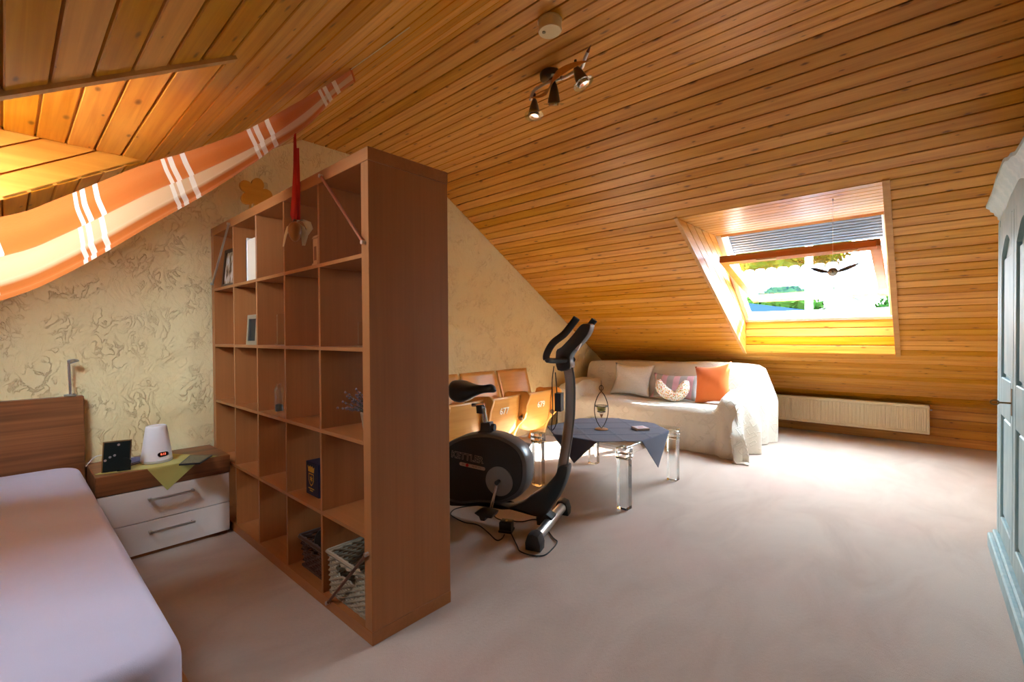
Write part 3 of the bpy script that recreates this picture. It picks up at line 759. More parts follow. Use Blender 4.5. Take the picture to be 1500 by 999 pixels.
def matt(a, c):
    # rounded box as closed shell: a round the plan outline, c up the profile
    return None
def rounded_slab(x0, x1, y0, y1, z0, z1, r, dome=.0, n=10, ns=14):
    cx, cy, hx, hy = (x0+x1)/2, (y0+y1)/2, (x1-x0)/2, (y1-y0)/2
    outline = []
    R = .09
    for (sx_, sy_, a0) in ((1, -1, -PI/2), (1, 1, 0), (-1, 1, PI/2), (-1, -1, PI)):
        for k in range(ns):
            a = a0+PI/2*k/(ns-1); outline.append((cx+sx_*(hx-R)+R*math.cos(a), cy+sy_*(hy-R)+R*math.sin(a)))
    prof = [(0, z0)]+[(0-r*(1-math.cos(t)), z1-r+r*math.sin(t)) for t in [PI/2*k/n for k in range(n+1)]]
    V_, F_ = [], []
    m_ = len(outline)
    for ins, z in prof:
        for (x, y) in outline:
            dx_, dy_ = x-cx, y-cy; L_ = math.hypot(dx_, dy_)
            V_.append((x+dx_/L_*ins, y+dy_/L_*ins, z))
    for k in range(len(prof)-1): F_ += [(k*m_+i, k*m_+(i+1) % m_, (k+1)*m_+(i+1) % m_, (k+1)*m_+i) for i in range(m_)]
    for s in (.7, .35):
        for (x, y) in outline: V_.append((cx+(x-cx)*s, cy+(y-cy)*s, z1+dome*(1-s*s)))
    nl = len(prof)-1
    for k in (nl, nl+1): F_ += [(k*m_+i, k*m_+(i+1) % m_, (k+1)*m_+(i+1) % m_, (k+1)*m_+i) for i in range(m_)]
    F_.append(tuple((nl+2)*m_+i for i in range(m_))); F_.append(tuple(range(m_))[::-1])
    return V_, F_
obj('mattress', rounded_slab(-2.44, BXR, -.33, 1.79, .215, .485, .055, .012), M['sheet'], bed, True)
# reading lamp clamped on the headboard
rl = thing('reading_lamp', 'slim silver reading lamp standing on the walnut headboard', 'lamp', (-.684, 1.825, .843))
obj('clamp', box(-.71, -.66, 1.81, 1.85, .843, .853, .002), M['steel'], rl)
obj('stem', tube([(-.684, 1.825, .85), (-.687, 1.822, .95), (-.690, 1.815, 1.035)], .006, 8), M['steel'], rl, True)
obj('head', tr(lathe([(.004, .014), (.014, .010), (.021, 0), (.018, -.004)], 16), frame((-.668, 1.80, 1.028), (.9, 0, .35), (0, 1, 0))), M['steel'], rl, True)
obj('joint', tube([(-.690, 1.815, 1.033), (-.670, 1.80, 1.036)], .007, 8), M['steel'], rl)
# nightstand
ns = thing('nightstand', 'low nightstand with walnut top and two white drawers beside the bed', 'nightstand', (-.31, 1.67, 0))
NX0, NX1, NY0, NY1, NT = -.620, -.022, 1.485, 1.862, .462
wal_dark = M['walnut_x']
obj('plinth', box(NX0+.01, NX1-.01, NY0+.02, NY1-.01, 0, .02), wal_dark, ns)
obj('carcass', box(NX0, NX1, NY0+.018, NY1, .02, .36, .002), wal_dark, ns)
obj('top_board', box(NX0-.004, NX1+.004, NY0-.004, NY1, .36, NT, .003), M['walnut_x'], ns)
for z0, z1 in ((.022, .185), (.189, .357)):
    d_ = obj('drawer', box(NX0+.002, NX1-.002, NY0-.002, NY0+.018, z0, z1, .0015), M['white_lacquer'], ns)
    zc = z1-.055
    hx0, hx1 = -.415, -.205
    obj('handle', cat(box(hx0, hx1, NY0-.032, NY0-.022, zc-.006, zc+.006, .002), box(hx0, hx0+.014, NY0-.03, NY0-.001, zc-.006, zc+.006), box(hx1-.014, hx1, NY0-.03, NY0-.001, zc-.006, zc+.006)), M['steel'], d_)
# green cloth on the nightstand
zc_ = NT+.0015
pL = onZ(130, 697, zc_); pA = Vector((onY(216, 700, NY0-.006).x, NY0-.0055, zc_)); pB = Vector((onY(292, 683, NY0-.006).x, NY0-.0055, zc_)); pT = onY(245, 718, NY0-.0065); pR = onZ(318, 668, zc_)
pL.x = max(pL.x, NX0); pBk = Vector((-.31, 1.858, zc_)); pL2 = Vector((-.60, 1.60, zc_)); pR.x = min(pR.x, NX1)
Vc = [pL, pA, pB, pR, pBk, Vector((pA.x+.002, pA.y-.001, zc_-.006)), Vector((pB.x-.002, pB.y-.001, zc_-.006)), pT]
tag(obj('table_napkin', ([tuple(q) for q in Vc], [(0, 1, 2, 3, 4), (1, 5, 6, 2), (5, 7, 6)]), fabric('lime_linen', lin(204, 192, 112), lin(192, 180, 98), 300, .2), solid=.002), 'lime green square cloth laid cornerwise over the nightstand', 'cloth')
# wake-up light
lc_ = onZ(233, 678, NT+.003); lc_ = Vector((lc_.x, min(lc_.y+.055, 1.775), NT+.0025))
wl = thing('wake_up_light', 'white tapered bedside wake-up light with red digital display', 'lamp', lc_)
obj('base_ring', lathe([(.070, 0), (.074, .004), (.075, .014), (.071, .018)], 40, lc_), plain('pale_grey_plastic', lin(206, 202, 204), .35), wl, True)
obj('shade', lathe([(.073, .016), (.071, .04), (.050, .19), (.047, .198), (.044, .2), (.042, .197), (.0, .195)], 40, lc_), plain('white_shade', lin(240, 232, 234), .3), wl, True)
dd = (CAM-lc_); dd.z = 0; dd.normalize(); ang = .42
dd = Vector((dd.x*math.cos(ang)-dd.y*math.sin(ang), dd.x*math.sin(ang)+dd.y*math.cos(ang), 0))
tx = Vector((-dd.y, dd.x, 0)); tilt = (Vector((0, 0, 1))-dd*.14).normalized()
Md = frame(lc_+dd*.0690+Vector((0, 0, .048)), tx, tilt)
stad = [(.014*math.cos(a)+(.013 if math.cos(a) > 0 else -.013), .012*math.sin(a)) for a in [2*PI*k/24+.01 for k in range(24)]]
obj('display', tr(prism(stad, 0, .0032, ((0, 0, 0), (1, 0, 0), (0, 1, 0), (0, 0, 1))), Md), plain('display_black', (.01, .008, .01), .15), wl)
em = NB('red_digits'); em.P(Base_Color=(.3, .02, .01, 1), Roughness=.5); em.b.inputs['Emission Color'].default_value = (1, .12, .05, 1); em.b.inputs['Emission Strength'].default_value = .6
text('8:13', .016, em.m, Md @ Matrix.Translation((0, 0, .0034)), wl, 'clock_digits', .0002)
# frame seen from behind
pf = thing('picture_frame', 'black-backed photo frame with easel stand turned away on the nightstand', 'picture frame', (-.53, 1.62, NT))
a0, a1 = onZ(150, 693, NT+.003), onZ(189, 688, NT+.003)
ex = (a1-a0); wdf = ex.length; ex.normalize(); ey = Vector((ex.y, -ex.x, 0)); ey = ey if ey.dot(CAM-a0) > 0 else -ey
ez = (Vector((0, 0, 1))*.985+ey*.0-ex*-.06).normalized()
fo = (a0+Vector((0, 0, .002)), ex, ez, ey)
obj('back_board', prism([(0, 0), (wdf, 0), (wdf, .15), (0, .15)], -.004, .002, fo), fabric('black_velvet', (.008, .012, .01), None, 300, .1), pf)
obj('frame_edge', prism([(-.006, -.001), (wdf+.004, -.001), (wdf+.004, .154), (-.006, .154)], -.014, -.004, fo), plain('gilt_edge', lin(150, 110, 60), .4, .5), pf)
obj('easel', prism([(wdf*.55, 0), (wdf*1.08, 0.0), (wdf*1.08, .05), (wdf*.9, .065), (wdf*.75, .065)], .012, .015, fo), fabric('black_velvet_easel', (.008, .012, .01), None, 300, .1), pf)
for (a, c) in ((.25*wdf, .075), (.42*wdf, .082), (.08*wdf, .06), (.55*wdf, .135)): obj('clip', prism(circ(.006, 10), .002, .004, (fo[0]+fo[1]*a+fo[2]*c, fo[1], fo[2], fo[3])), M['steel'], pf)
# tablet and small booklet
t0, t1, t2, t3 = [onZ(u, v, NT+.004) for u, v in ((262, 682), (293, 680), (311, 668), (279, 668))]
tb = thing('tablet', 'dark tablet with glossy screen lying on the lime cloth', 'tablet', t0)
z0 = NT+.0035
def slabp(P4, z0, z1):
    V_ = [(q.x, q.y, z) for z in (z0, z1) for q in P4]; return V_, [(3, 2, 1, 0), (4, 5, 6, 7)]+[(i, (i+1) % 4, 4+(i+1) % 4, 4+i) for i in range(4)]
obj('case', slabp([t0, t1, t2, t3], z0, z0+.008), M['black_plastic'], tb)
cc = (t0+t1+t2+t3)/4
obj('screen', slabp([cc+(q-cc)*.88 for q in (t0, t1, t2, t3)], z0+.008, z0+.0086), plain('screen_glass', (.02, .018, .02), .1), tb)
k0, k1, k2, k3 = [onZ(u, v, NT+.004) for u, v in ((192, 682), (205, 678), (204, 672), (189, 674))]
bkl = thing('playing_cards', 'small stack of blue printed cards behind the wake-up light', 'cards', k0)
for k in range(3): obj('card', slabp([q+Vector((.002*k, .003*k, 0)) for q in (k0, k1, k2, k3)], z0+.004*k, z0+.004*k+.0035), plain('card_blue', lin(70, 76, 130), .5) if k % 2 == 0 else plain('card_white', lin(210, 200, 200), .5), bkl)
tag(obj('white_cable', tube(smooth_poly([(-.63, 1.80, .46), (-.58, 1.84, .50), (-.50, 1.845, .485), (-.42, 1.80, NT+.005)], 5, False), .0025, 6), M['white_lacquer'], None, True), 'thin white cable curving from headboard behind the photo frame', 'cable')

# ================================================================== CANOPY
far = [(519, 120, .50), (490, 143, .53), (450, 185, .58), (400, 218, .64), (370, 240, .68), (300, 285, .76), (230, 325, .83), (100, 400, .93), (0, 441, 1.0)]
near = [(514, 102, .34), (480, 124, .33), (435, 150, .32), (385, 178, .31), (350, 195, .30), (275, 222, .30), (205, 243, .30), (85, 291, .30), (0, 318, .30)]
Fp = [onY(*q) for q in far]; Np = [onY(*q) for q in near]
for L_ in (Fp, Np):
    d_ = (L_[-1]-L_[-2]).normalized(); d_.z *= .6
    L_.append(L_[-1]+d_*.35); L_.append(L_[-1]+d_*.4)
Fs = [Vector(q) for q in smooth_poly(Fp, 5, False)]; Ns = [Vector(q) for q in smooth_poly(Np, 5, False)]
nU, nV = len(Fs), 40
arc = [0]
for i in range(1, nU): arc.append(arc[-1]+(Fs[i]-Fs[i-1]).length)
V_, F_, UVs = [], [], []
for i in range(nU):
    k = min(1, i/14)
    for j in range(nV):
        v = j/(nV-1); p = Ns[i].lerp(Fs[i], v)
        n_ = Vector((.45, -.1, -.9)).normalized()
        fold = .030*math.exp(-((v-.27)/.06)**2)-.028*math.exp(-((v-.36)/.045)**2)+.012*math.exp(-((v-.84)/.05)**2)-.008*math.exp(-((v-.76)/.04)**2)
        sag = .0
        p = p+n_*(k*fold+sag*(.35+.65*k)*.6)
        V_.append(tuple(p)); UVs.append((arc[i], v))
for i in range(nU-1):
    for j in range(nV-1): F_.append((i*nV+j, (i+1)*nV+j, (i+1)*nV+j+1, i*nV+j+1))
b = NB('canopy_check'); uv = b.n('UVMap'); sp = b.n('SeparateXYZ', {0: uv.outputs[0]}); U_, V2 = sp.outputs[0], sp.outputs[1]
body = b.ramp(V2, [(.0, lin(206, 112, 50)), (.31, lin(206, 112, 50)), (.33, lin(222, 176, 130)), (.77, lin(222, 176, 130)), (.79, lin(206, 112, 50)), (1.0, lin(206, 112, 50))])
fr_ = b.math('FRACT', b.math('DIVIDE', b.math('SUBTRACT', U_, .02), .40))
def band(c, w_): return b.math('LESS_THAN', b.math('ABSOLUTE', b.math('SUBTRACT', fr_, c)), w_)
st_ = b.math('MAXIMUM', band(.20, .028), b.math('MAXIMUM', band(.34, .028), band(.42, .022)))
wv_ = b.n('TexNoise', {'Vector': uv.outputs[0], 'Scale': 60.0, 'Detail': 2.0})
colr = b.mix(b.math('MULTIPLY', st_, .8), body, lin(250, 236, 216))
tb_ = b.n('BsdfTranslucent', {'Color': colr}); b.P(Base_Color=colr, Roughness=.85); b.b.inputs['Specular IOR Level'].default_value = .2; b.b.inputs['Sheen Weight'].default_value = .3
b.bump(wv_.outputs[0], .15, .003)
mx = b.n('MixShader', {0: .35, 1: b.b.outputs[0], 2: tb_.outputs[0]}); b.t.links.new(mx.outputs[0], b.out.inputs[0])
cn = thing('fabric_canopy', 'orange checked fabric canopy slung below the skylight above the bed', 'canopy', tuple(Ns[0]))
cl = obj('cloth', (V_, F_), b.m, cn, 'all')
ul = cl.data.uv_layers.new(name='UVMap')
for lp_ in cl.data.loops: ul.data[lp_.index].uv = UVs[lp_.vertex_index]
sa = Vector((XF0-.30, .05, zL(XF0-.30)))
obj('cord', tube([Ns[0], onY(600, 40, -.05)], .002, 5), M['white_lacquer'], cn)
obj('hem_rod', tube([Ns[0]+Vector((0, 0, .004)), Fs[0]+Vector((0, 0, .004))], .006, 6), plain('hem_orange', lin(200, 96, 44), .8), cn)
# ribbon with wooden egg
rb = thing('hanging_egg', 'wooden egg with cream bow hanging on a red ribbon from the canopy', 'ornament', (0, .56, 1.63))
ex_ = onY(432, 338, .56); tp = onY(432, 203, .56)
red = NB('red_ribbon'); red.P(Base_Color=(*lin(200, 30, 14), 1), Roughness=.5); redm = red.m
def ribbon(path, w_, mat, name, par_):
    P_ = [Vector(q) for q in path]; V_, F_ = [], []
    for i, q in enumerate(P_):
        ww = w_ if not isinstance(w_, (list, tuple)) else w_[i]
        side = Vector((.74, -.67, .0))
        V_ += [tuple(q-side*ww/2), tuple(q+side*ww/2)]
    for i in range(len(P_)-1): F_.append((2*i, 2*i+1, 2*i+3, 2*i+2))
    return obj(name, (V_, F_), mat, par_, True, solid=.0012)
ribbon([tp+Vector((.002, 0, .03)), tp, tp.lerp(ex_, .3)+Vector((.004, .004, 0)), tp.lerp(ex_, .62), ex_+Vector((-.004, 0, .07)), ex_+Vector((0, 0, .035))], [.006, .012, .018, .026, .032, .012], redm, 'ribbon', rb)
ribbon([tp.lerp(ex_, .1)+Vector((.01, -.006, 0)), tp.lerp(ex_, .5)+Vector((.012, -.008, 0)), ex_+Vector((.012, -.006, .05))], [.012, .016, .02], redm, 'ribbon', rb)
eg = [(.0, -.05), (.012, -.044), (.024, -.026), (.030, -.004), (.029, .014), (.022, .030), (.011, .039), (0, .042)]
obj('egg', lathe(eg, 24, ex_), veneer('turned_wood', lin(128, 78, 36), lin(176, 116, 60), 'z', 40, .3), rb, True)
crm = fabric('cream_gauze', lin(240, 220, 176), None, 300, .1)
s1 = Vector((.74, -.67, 0))
kn_ = ex_+Vector((.012, .02, .045))
ribbon([kn_, kn_+s1*.02+Vector((0, 0, .012)), kn_+s1*.05+Vector((0, 0, .0)), kn_+s1*.062+Vector((0, 0, -.03)), kn_+s1*.05+Vector((0, 0, -.06))], [.012, .03, .035, .03, .012], crm, 'bow', rb)
ribbon([kn_, kn_+s1*.03+Vector((0, .012, -.02)), kn_+s1*.045+Vector((0, .012, -.06)), kn_+s1*.04+Vector((0, .012, -.105))], [.012, .03, .03, .014], crm, 'bow', rb)
ribbon([kn_, kn_-s1*.025+Vector((0, .012, -.02)), kn_-s1*.04+Vector((0, .012, -.06)), kn_-s1*.05+Vector((0, .012, -.11))], [.01, .018, .012, .006], crm, 'bow', rb)
obj('knot', lathe([(0, -.008), (.008, -.003), (.009, .003), (0, .008)], 12, ex_+Vector((0, 0, .045))), plain('knot_wood', lin(120, 60, 30), .5), rb, True)

# ================================================================== EXERCISE BIKE
bo = Vector((1.28, .14, 0)); bn = Vector((.95, .31, 0)).normalized(); bax = Vector((-bn.y, bn.x, 0)); zz = Vector((0, 0, 1))
def bp(u, v, off=0):
    q = hit(u, v, bn, bo-bn*off); return ((q-bo).dot(bax), q.z)
BFR = (bo, bax, zz, bn)                      # (along, up, across); across + is away from camera
def bpt(s, z, a=0): return bo+bax*s+zz*z+bn*a
def bpoly(pts, k=4, off=.075): return smooth_poly([bp(u, v, off) for u, v in pts], k)
bike = thing('exercise_bike', 'black and grey upright exercise bike standing beside the bookcase', 'exercise bike', (1.25, .4, 0))
darkp = plain('bike_black', (.028, .027, .026), .5); greyp = plain('bike_grey_rim', (.11, .113, .118), .33)
cr_s, cr_z = bp(731, 705, .08)
# flywheel housing: one big rounded shell
hs = [bp(u, v, .07) for u, v in ((772, 690), (770, 672), (760, 655), (742, 643), (720, 636), (692, 636), (668, 642))]
hs2 = [(hs[-1][0]+.09, hs[-1][1]-.06), (hs[-1][0]+.15, hs[-1][1]-.18), (hs[-1][0]+.16, .17), (hs[-1][0]+.10, .10), (hs[-1][0]-.02, .085)]
hb = [bp(u, v, .07) for u, v in ((700, 737), (735, 738), (760, 727), (770, 710))]
shell = smooth_poly(hs+hs2+hb, 4)
obj('housing', rprism(shell, -.07, .07, BFR, .022), greyp, bike, True)
ctr = (sum(p[0] for p in shell)/len(shell), sum(p[1] for p in shell)/len(shell))
inner = [(ctr[0]+(p[0]-ctr[0])*.9, ctr[1]+(p[1]-ctr[1])*.9) for p in shell]
obj('side_cover', rprism(inner, -.076, -.06, BFR, .004), darkp, bike, True)
# lower boom sweeping up to the column
boom_top = [(660, 733), (700, 735), (735, 743), (762, 738), (775, 728), (795, 715), (812, 697), (817, 685)]
boom_bot = [(831, 684), (828, 704), (818, 728), (807, 744), (795, 758), (780, 757), (755, 750), (720, 742), (660, 742)]
boom = [bp(u, v, .05) for u, v in boom_top+boom_bot]
obj('boom', rprism(smooth_poly(boom, 3), -.05, .05, BFR, .015), darkp, bike, True)
# column
cl_ = [bp(u, v) for u, v in ((823, 688), (831, 640), (835, 600), (835, 560), (832, 538))]
cpath = [bpt(*q) for q in smooth_poly(cl_, 5, False)]
obj('column', tube(cpath, .030, 14, flat=.8), plain('column_grey', (.36, .35, .34), .42, .55), bike, True)
tub = obj('column_strip', tube([q+bn*-.005+bax*-.021 for q in cpath], .012, 8), greyp, bike, True)
# console
con = [bp(u, v, .03) for u, v in ((817, 542), (815, 515), (823, 508), (838, 492), (850, 477), (857, 474), (866, 476), (862, 490), (852, 503), (842, 513), (836, 523), (836, 540))]
obj('console', rprism(smooth_poly(con, 3), -.045, .06, BFR, .010), M['graphite'], bike, True)
c0, c1 = Vector(bp(862, 478)), Vector(bp(845, 512))
obj('console_face', tube([bpt(c0.x-.004, c0.y, -.03), bpt(c1.x-.006, c1.y, -.03)], .012, 8), M['steel'], bike, True)
# handlebars: a loop on each side
bars = [bp(u, v, .14) for u, v in ((822, 529), (806, 528), (803, 520), (812, 503), (828, 490), (838, 478), (847, 466))]
def handle(side):
    b_ = smooth_poly(bars, 5, False); n = len(b_)
    pts = [bpt(q[0], q[1], side*(.03+.14*min(1, i/6))) for i, q in enumerate(b_)]
    return pts
for sd in (-1, 1):
    pts = handle(sd)
    if sd > 0: pts = [q+bax*(-.02) for q in pts]
    h_ = obj('handlebar', tube(pts[:8], .016, 10), M['graphite'], bike, True)
    obj('grip', tube(pts[7:], .0195, 12), plain('foam_grip', (.03, .031, .034), .75), bike, True)
obj('pulse_cable', tube(smooth_poly([bpt(*bp(813, 536), -.02), bpt(*bp(811, 560), -.03), bpt(*bp(812, 600), -.03), bpt(*bp(810, 628), -.03), bpt(*bp(816, 620), -.02), bpt(*bp(818, 590), -.02), bpt(*bp(815, 545), -.02)], 5, False), .003, 6), M['black'], bike, True)
obj('sensor_clip', box(0, .02, 0, .02, 0, .05), M['black'], bike) if False else None
q = bp(820, 588); obj('bottle_clip', prism([(q[0]-.015, q[1]-.055), (q[0]+.022, q[1]-.055), (q[0]+.022, q[1]+.05), (q[0]-.015, q[1]+.05)], -.03, .03, BFR), M['black_plastic'], bike)
# seat post and saddle
pb = [bp(u, v) for u, v in ((716, 648), (713, 625), (708, 598))]
obj('seat_post', tube([bpt(pb[0][0], pb[0][1]), bpt(pb[2][0], pb[2][1])], .018, 12), M['chrome'], bike, True)
sock = [bp(u, v, .03) for u, v in ((694, 638), (703, 630), (704, 620), (717, 619), (719, 632), (725, 645), (712, 645))]
obj('post_socket', rprism(sock, -.03, .03, BFR, .008), M['graphite'], bike, True)
q = bp(722, 626); obj('post_knob', tube([bpt(q[0]+.03, q[1]), bpt(q[0]-.014, q[1])], .023, 14), M['graphite'], bike, True)
q = bp(704, 597); obj('saddle_clamp', rprism([(q[0]-.03, q[1]-.035), (q[0]+.018, q[1]-.035), (q[0]+.022, q[1]+.012), (q[0]-.02, q[1]+.022)], -.025, .025, BFR, .006), M['graphite'], bike, True)
obj('saddle_rail', tube([bpt(q[0]+.06, q[1]+.012), bpt(q[0]-.03, q[1]+.02)], .011, 8), M['chrome'], bike, True)
sr, sf = bp(664, 570)[0], bp(727, 569)[0]; szc = bp(695, 572)[1]
def sst_(a, b_, x): t = min(1, max(0, (x-a)/(b_-a))); return t*t*(3-2*t)
def saddle(u, v):
    s = sr+(sf-sr)*u
    wid = .034+.09*(1-sst_(.18, .72, u)) if u < .82 else .034*math.sqrt(max(0, 1-((u-.82)/.185)**2))
    if u < .18: wid = .124*math.sqrt(max(0, 1-((.18-u)/.19)**2))
    wid += .002
    hgt = (.030+.026*math.exp(-((u-.1)/.25)**2)+.010*math.exp(-((u-.88)/.12)**2))*(1 if u < .85 else math.sqrt(max(.02, 1-((u-.85)/.152)**2)))
    low = .072*math.exp(-((u-.22)/.34)**2)+.012
    a = 2*PI*v
    e = .9 if u in (0, 1) else 1
    y_ = wid*math.copysign(abs(math.cos(a))**.8, math.cos(a))
    z_ = (hgt if math.sin(a) > 0 else low)*math.copysign(abs(math.sin(a))**.9, math.sin(a))
    if u in (0, 1): y_ *= .15; z_ *= .3
    return bpt(s, szc+.006+z_, y_)
obj('saddle', grid(26, 24, saddle, cv=True), plain('saddle_vinyl', (.022, .021, .020), .38), bike, True)
# crank, pedals
obj('crank_disc', prism(circ(.088, 36), -.084, -.074, (bpt(cr_s, cr_z), bax, zz, bn)), plain('crank_grey', (.32, .31, .29), .4, .5), bike)
pd = bp(715, 747, .12)
cA = bpt(cr_s, cr_z, -.10); cB = bpt(pd[0]-.01, max(pd[1], .055), -.105)
obj('crank_arm', tube([cA, cA.lerp(cB, .5), cB], [.013, .010, .011], 10), M['chrome'], bike, True)
obj('axle', tube([bpt(cr_s, cr_z, -.118), bpt(cr_s, cr_z, .12)], .014, 12), M['black_plastic'], bike, True)
dirc = (cB-cA); opp = bpt(cr_s, cr_z, .10)-Vector((dirc.x, dirc.y, dirc.z)); opp = Vector((opp.x, opp.y, opp.z))
obj('crank_arm', tube([bpt(cr_s, cr_z, .10), opp], [.013, .011], 10), M['chrome'], bike, True)
def pedal(c, sgn, lift):
    ps = [(-.05, -.012), (-.06, .008), (-.035, .012), (0, .016), (.04, .012), (.062, .002), (.03, -.014), (.02, -.036), (-.005, -.034), (-.01, -.014)]
    return rprism(ps, -.045, .045, (c+bn*sgn*.055, bax, zz, bn), .004)
obj('pedal', pedal(cB, -1, 0), M['black_plastic'], bike, True)
obj('pedal', pedal(opp, 1, 0), M['graphite'], bike, True)
# feet: stabiliser tubes with end caps
fA, fB = onZ(783, 780, .04), onZ(817, 745, .04)
fmid = (fA+fB)/2
st1 = [bo+bax*(-.02)-bn*.26+zz*.05, bo+bax*(-.02)+bn*.26+zz*.05]
stf = obj('front_foot', tube(st1, .030, 14), M['steel'], bike, True)
for e, s in ((st1[0], -1), (st1[1], 1)):
    capf = (e+bn*s*.0, bax, zz, bn*s)
    obj('end_cap', rprism([(-.042, -.049), (.042, -.049), (.044, -.01), (.03, .032), (0, .042), (-.03, .032), (-.044, -.01)], -.03, .05, capf, .008), M['black_plastic'], bike, True)
st2 = [bo+bax*.88-bn*.24+zz*.045, bo+bax*.88+bn*.24+zz*.045]
obj('rear_foot', tube(st2, .030, 12), M['steel'], bike, True)
for e, s in ((st2[0], -1), (st2[1], 1)): obj('end_cap', rprism([(-.04, -.044), (.04, -.044), (.03, .03), (0, .038), (-.03, .03)], -.03, .04, (e, bax, zz, bn*s), .006), M['black_plastic'], bike, True)
obj('foot_collar', rprism([(bp(806, 757)[0]-.01, .03), (.05, .03), (.055, .075), (.0, .11), (-.045, .085)], -.045, .045, BFR, .01), M['black_plastic'], bike, True)
obj('rear_boom', rprism([(.6, .06), (.9, .03), (.93, .07), (.86, .11), (.6, .12)], -.045, .045, BFR, .01), darkp, bike, True)
# lettering on the side cover
white = plain('print_white', lin(196, 186, 172), .5)
def bmat(s, z, rot=0, a=-.0775):
    return frame(bpt(s, z, a), -bax*math.cos(rot)+zz*math.sin(rot), zz*math.cos(rot)+bax*math.sin(rot))
ks, kz = bp(684, 670, .077); k0_, k1_ = bp(660, 663, .077), bp(707, 673, .077)
rot = math.atan2(k1_[1]-k0_[1], abs(k1_[0]-k0_[0]))
tw = abs(k1_[0]-k0_[0])
kt = text('KETTLER', .062, white, Matrix.Identity(4), bike, 'lettering', .0004, bold=.0022)
def fit(o, M_, width):
    xs = [v_.co.x for v_ in o.data.vertices]; w0 = max(xs)-min(xs); s = width/w0
    o.data.transform(M_ @ Matrix.Diagonal((s, s, 1, 1)))
fit(kt, bmat(ks, kz, rot), tw*1.0)
kt2 = text('KETTLER', .062, darkp, Matrix.Identity(4), bike, 'lettering', .0009, bold=.0002)
fit(kt2, bmat(ks, kz, rot), tw*.975)
p0_, p1_ = bp(673, 680, .077), bp(711, 686, .077); ps_, pz_ = (p0_[0]+p1_[0])/2, (p0_[1]+p1_[1])/2; pw_ = abs(p1_[0]-p0_[0])
Mp = bmat(ps_, pz_, rot)
hp = .011; sd_ = [(hp*math.cos(a)+(pw_/2-hp if math.cos(a) > 0 else -(pw_/2-hp)), hp*math.sin(a)) for a in [2*PI*k/28+.01 for k in range(28)]]
pl = obj('badge', tr(prism(sd_, 0, .0008, ((0, 0, 0), (1, 0, 0), (0, 1, 0), (0, 0, 1))), Mp), plain('badge_beige', lin(190, 160, 142), .5), bike)
t1_ = text('ERG', .013, plain('badge_text', lin(110, 90, 80), .6), Mp @ Matrix.Translation((-pw_*.34, 0, .001)), bike, 'lettering', .0003)
text('METER DX1', .013, bpy.data.materials['badge_text'], Mp @ Matrix.Translation((pw_*.17, 0, .001)), bike, 'lettering', .0003)
obj('red_dot', tr(lathe([(.0105, 0), (.0095, .003), (0, .004)], 16), Mp @ Matrix.Translation((-pw_*.195, 0, .0005))), plain('red_button', lin(190, 20, 16), .35), bike, True)
# mains adapter and its cable
ad = thing('power_adapter', 'black plug-in power adapter lying on the carpet beside the bike', 'adapter', onZ(743, 775, 0))
ac = onZ(742, 778, 0); ax_ = Vector((.9, .43, 0)).normalized(); ay_ = Vector((-ax_.y, ax_.x, 0))
obj('case', rprism([(-.032, -.036), (.032, -.036), (.032, .036), (-.032, .036)], .010, .062, (ac, ax_, ay_, zz), .006), M['black_plastic'], ad, True)
obj('socket_plate', rprism([(-.036, -.04), (.036, -.04), (.036, .04), (-.036, .04)], .0, .016, (ac, ax_, ay_, zz), .004), M['black'], ad, True)
obj('rating_label', prism([(-.012, -.006), (.012, -.006), (.012, .006), (-.012, .006)], .062, .0626, (ac, ax_, ay_, zz)), plain('label_orange', lin(196, 150, 96), .6), ad)
cab = [onZ(748, 780, .005)]+[Vector((x, y, .005)) for x, y in ((.985, .125), (.945, .07), (.952, -.005), (.995, -.05), (1.08, -.04), (1.17, -.01), (1.20, .04))]+[onZ(u, v, .005) for u, v in ((788, 762), (765, 764), (750, 763))]
obj('cord', tube(smooth_poly(cab, 5, False), .0035, 6), M['black'], ad, True)
cab2 = [onZ(u, v, .005) for u, v in ((739, 783), (735, 789), (727, 791), (715, 780), (700, 769), (680, 765), (664, 757), (660, 752), (668, 745), (690, 741), (712, 741), (725, 757), (735, 762))]
obj('cord', tube(smooth_poly(cab2, 5, False), .0035, 6), M['black'], ad, True)

# ================================================================== THEATRE SEATS
ts = thing('theatre_seats', 'row of old numbered folding theatre seats in honey plywood against the gable wall', 'seats', (2.35, 1.65, 0))
ply = veneer('honey_ply', lin(210, 146, 68), lin(228, 168, 88), 'x', 40, .32)
plyd = veneer('back_ply', lin(210, 146, 68), lin(228, 168, 88), 'x', 40, .35)
plyz = veneer('side_ply', lin(210, 146, 68), lin(228, 168, 88), 'z', 40, .35)
SP = .525; SX = [1.545, 2.07, 2.595, 3.12]
def side(x):
    pr_ = [(1.30, .57), (1.34, .60), (1.40, .60), (1.52, .585), (1.62, .57), (1.66, .40), (1.70, .10), (1.74, 0), (1.55, 0), (1.50, .16), (1.44, .26), (1.36, .34), (1.335, .46), (1.30, .54)]
    return rprism(smooth_poly(pr_, 2), x-.014, x+.014, ((0, 0, 0), (0, 1, 0), (0, 0, 1), (1, 0, 0)), .005)
for x in SX: obj('side_panel', side(x), plyz, ts, True)
sn_ = {1: '677', 2: '679'}
wht = plain('number_white', lin(250, 244, 226), .5)
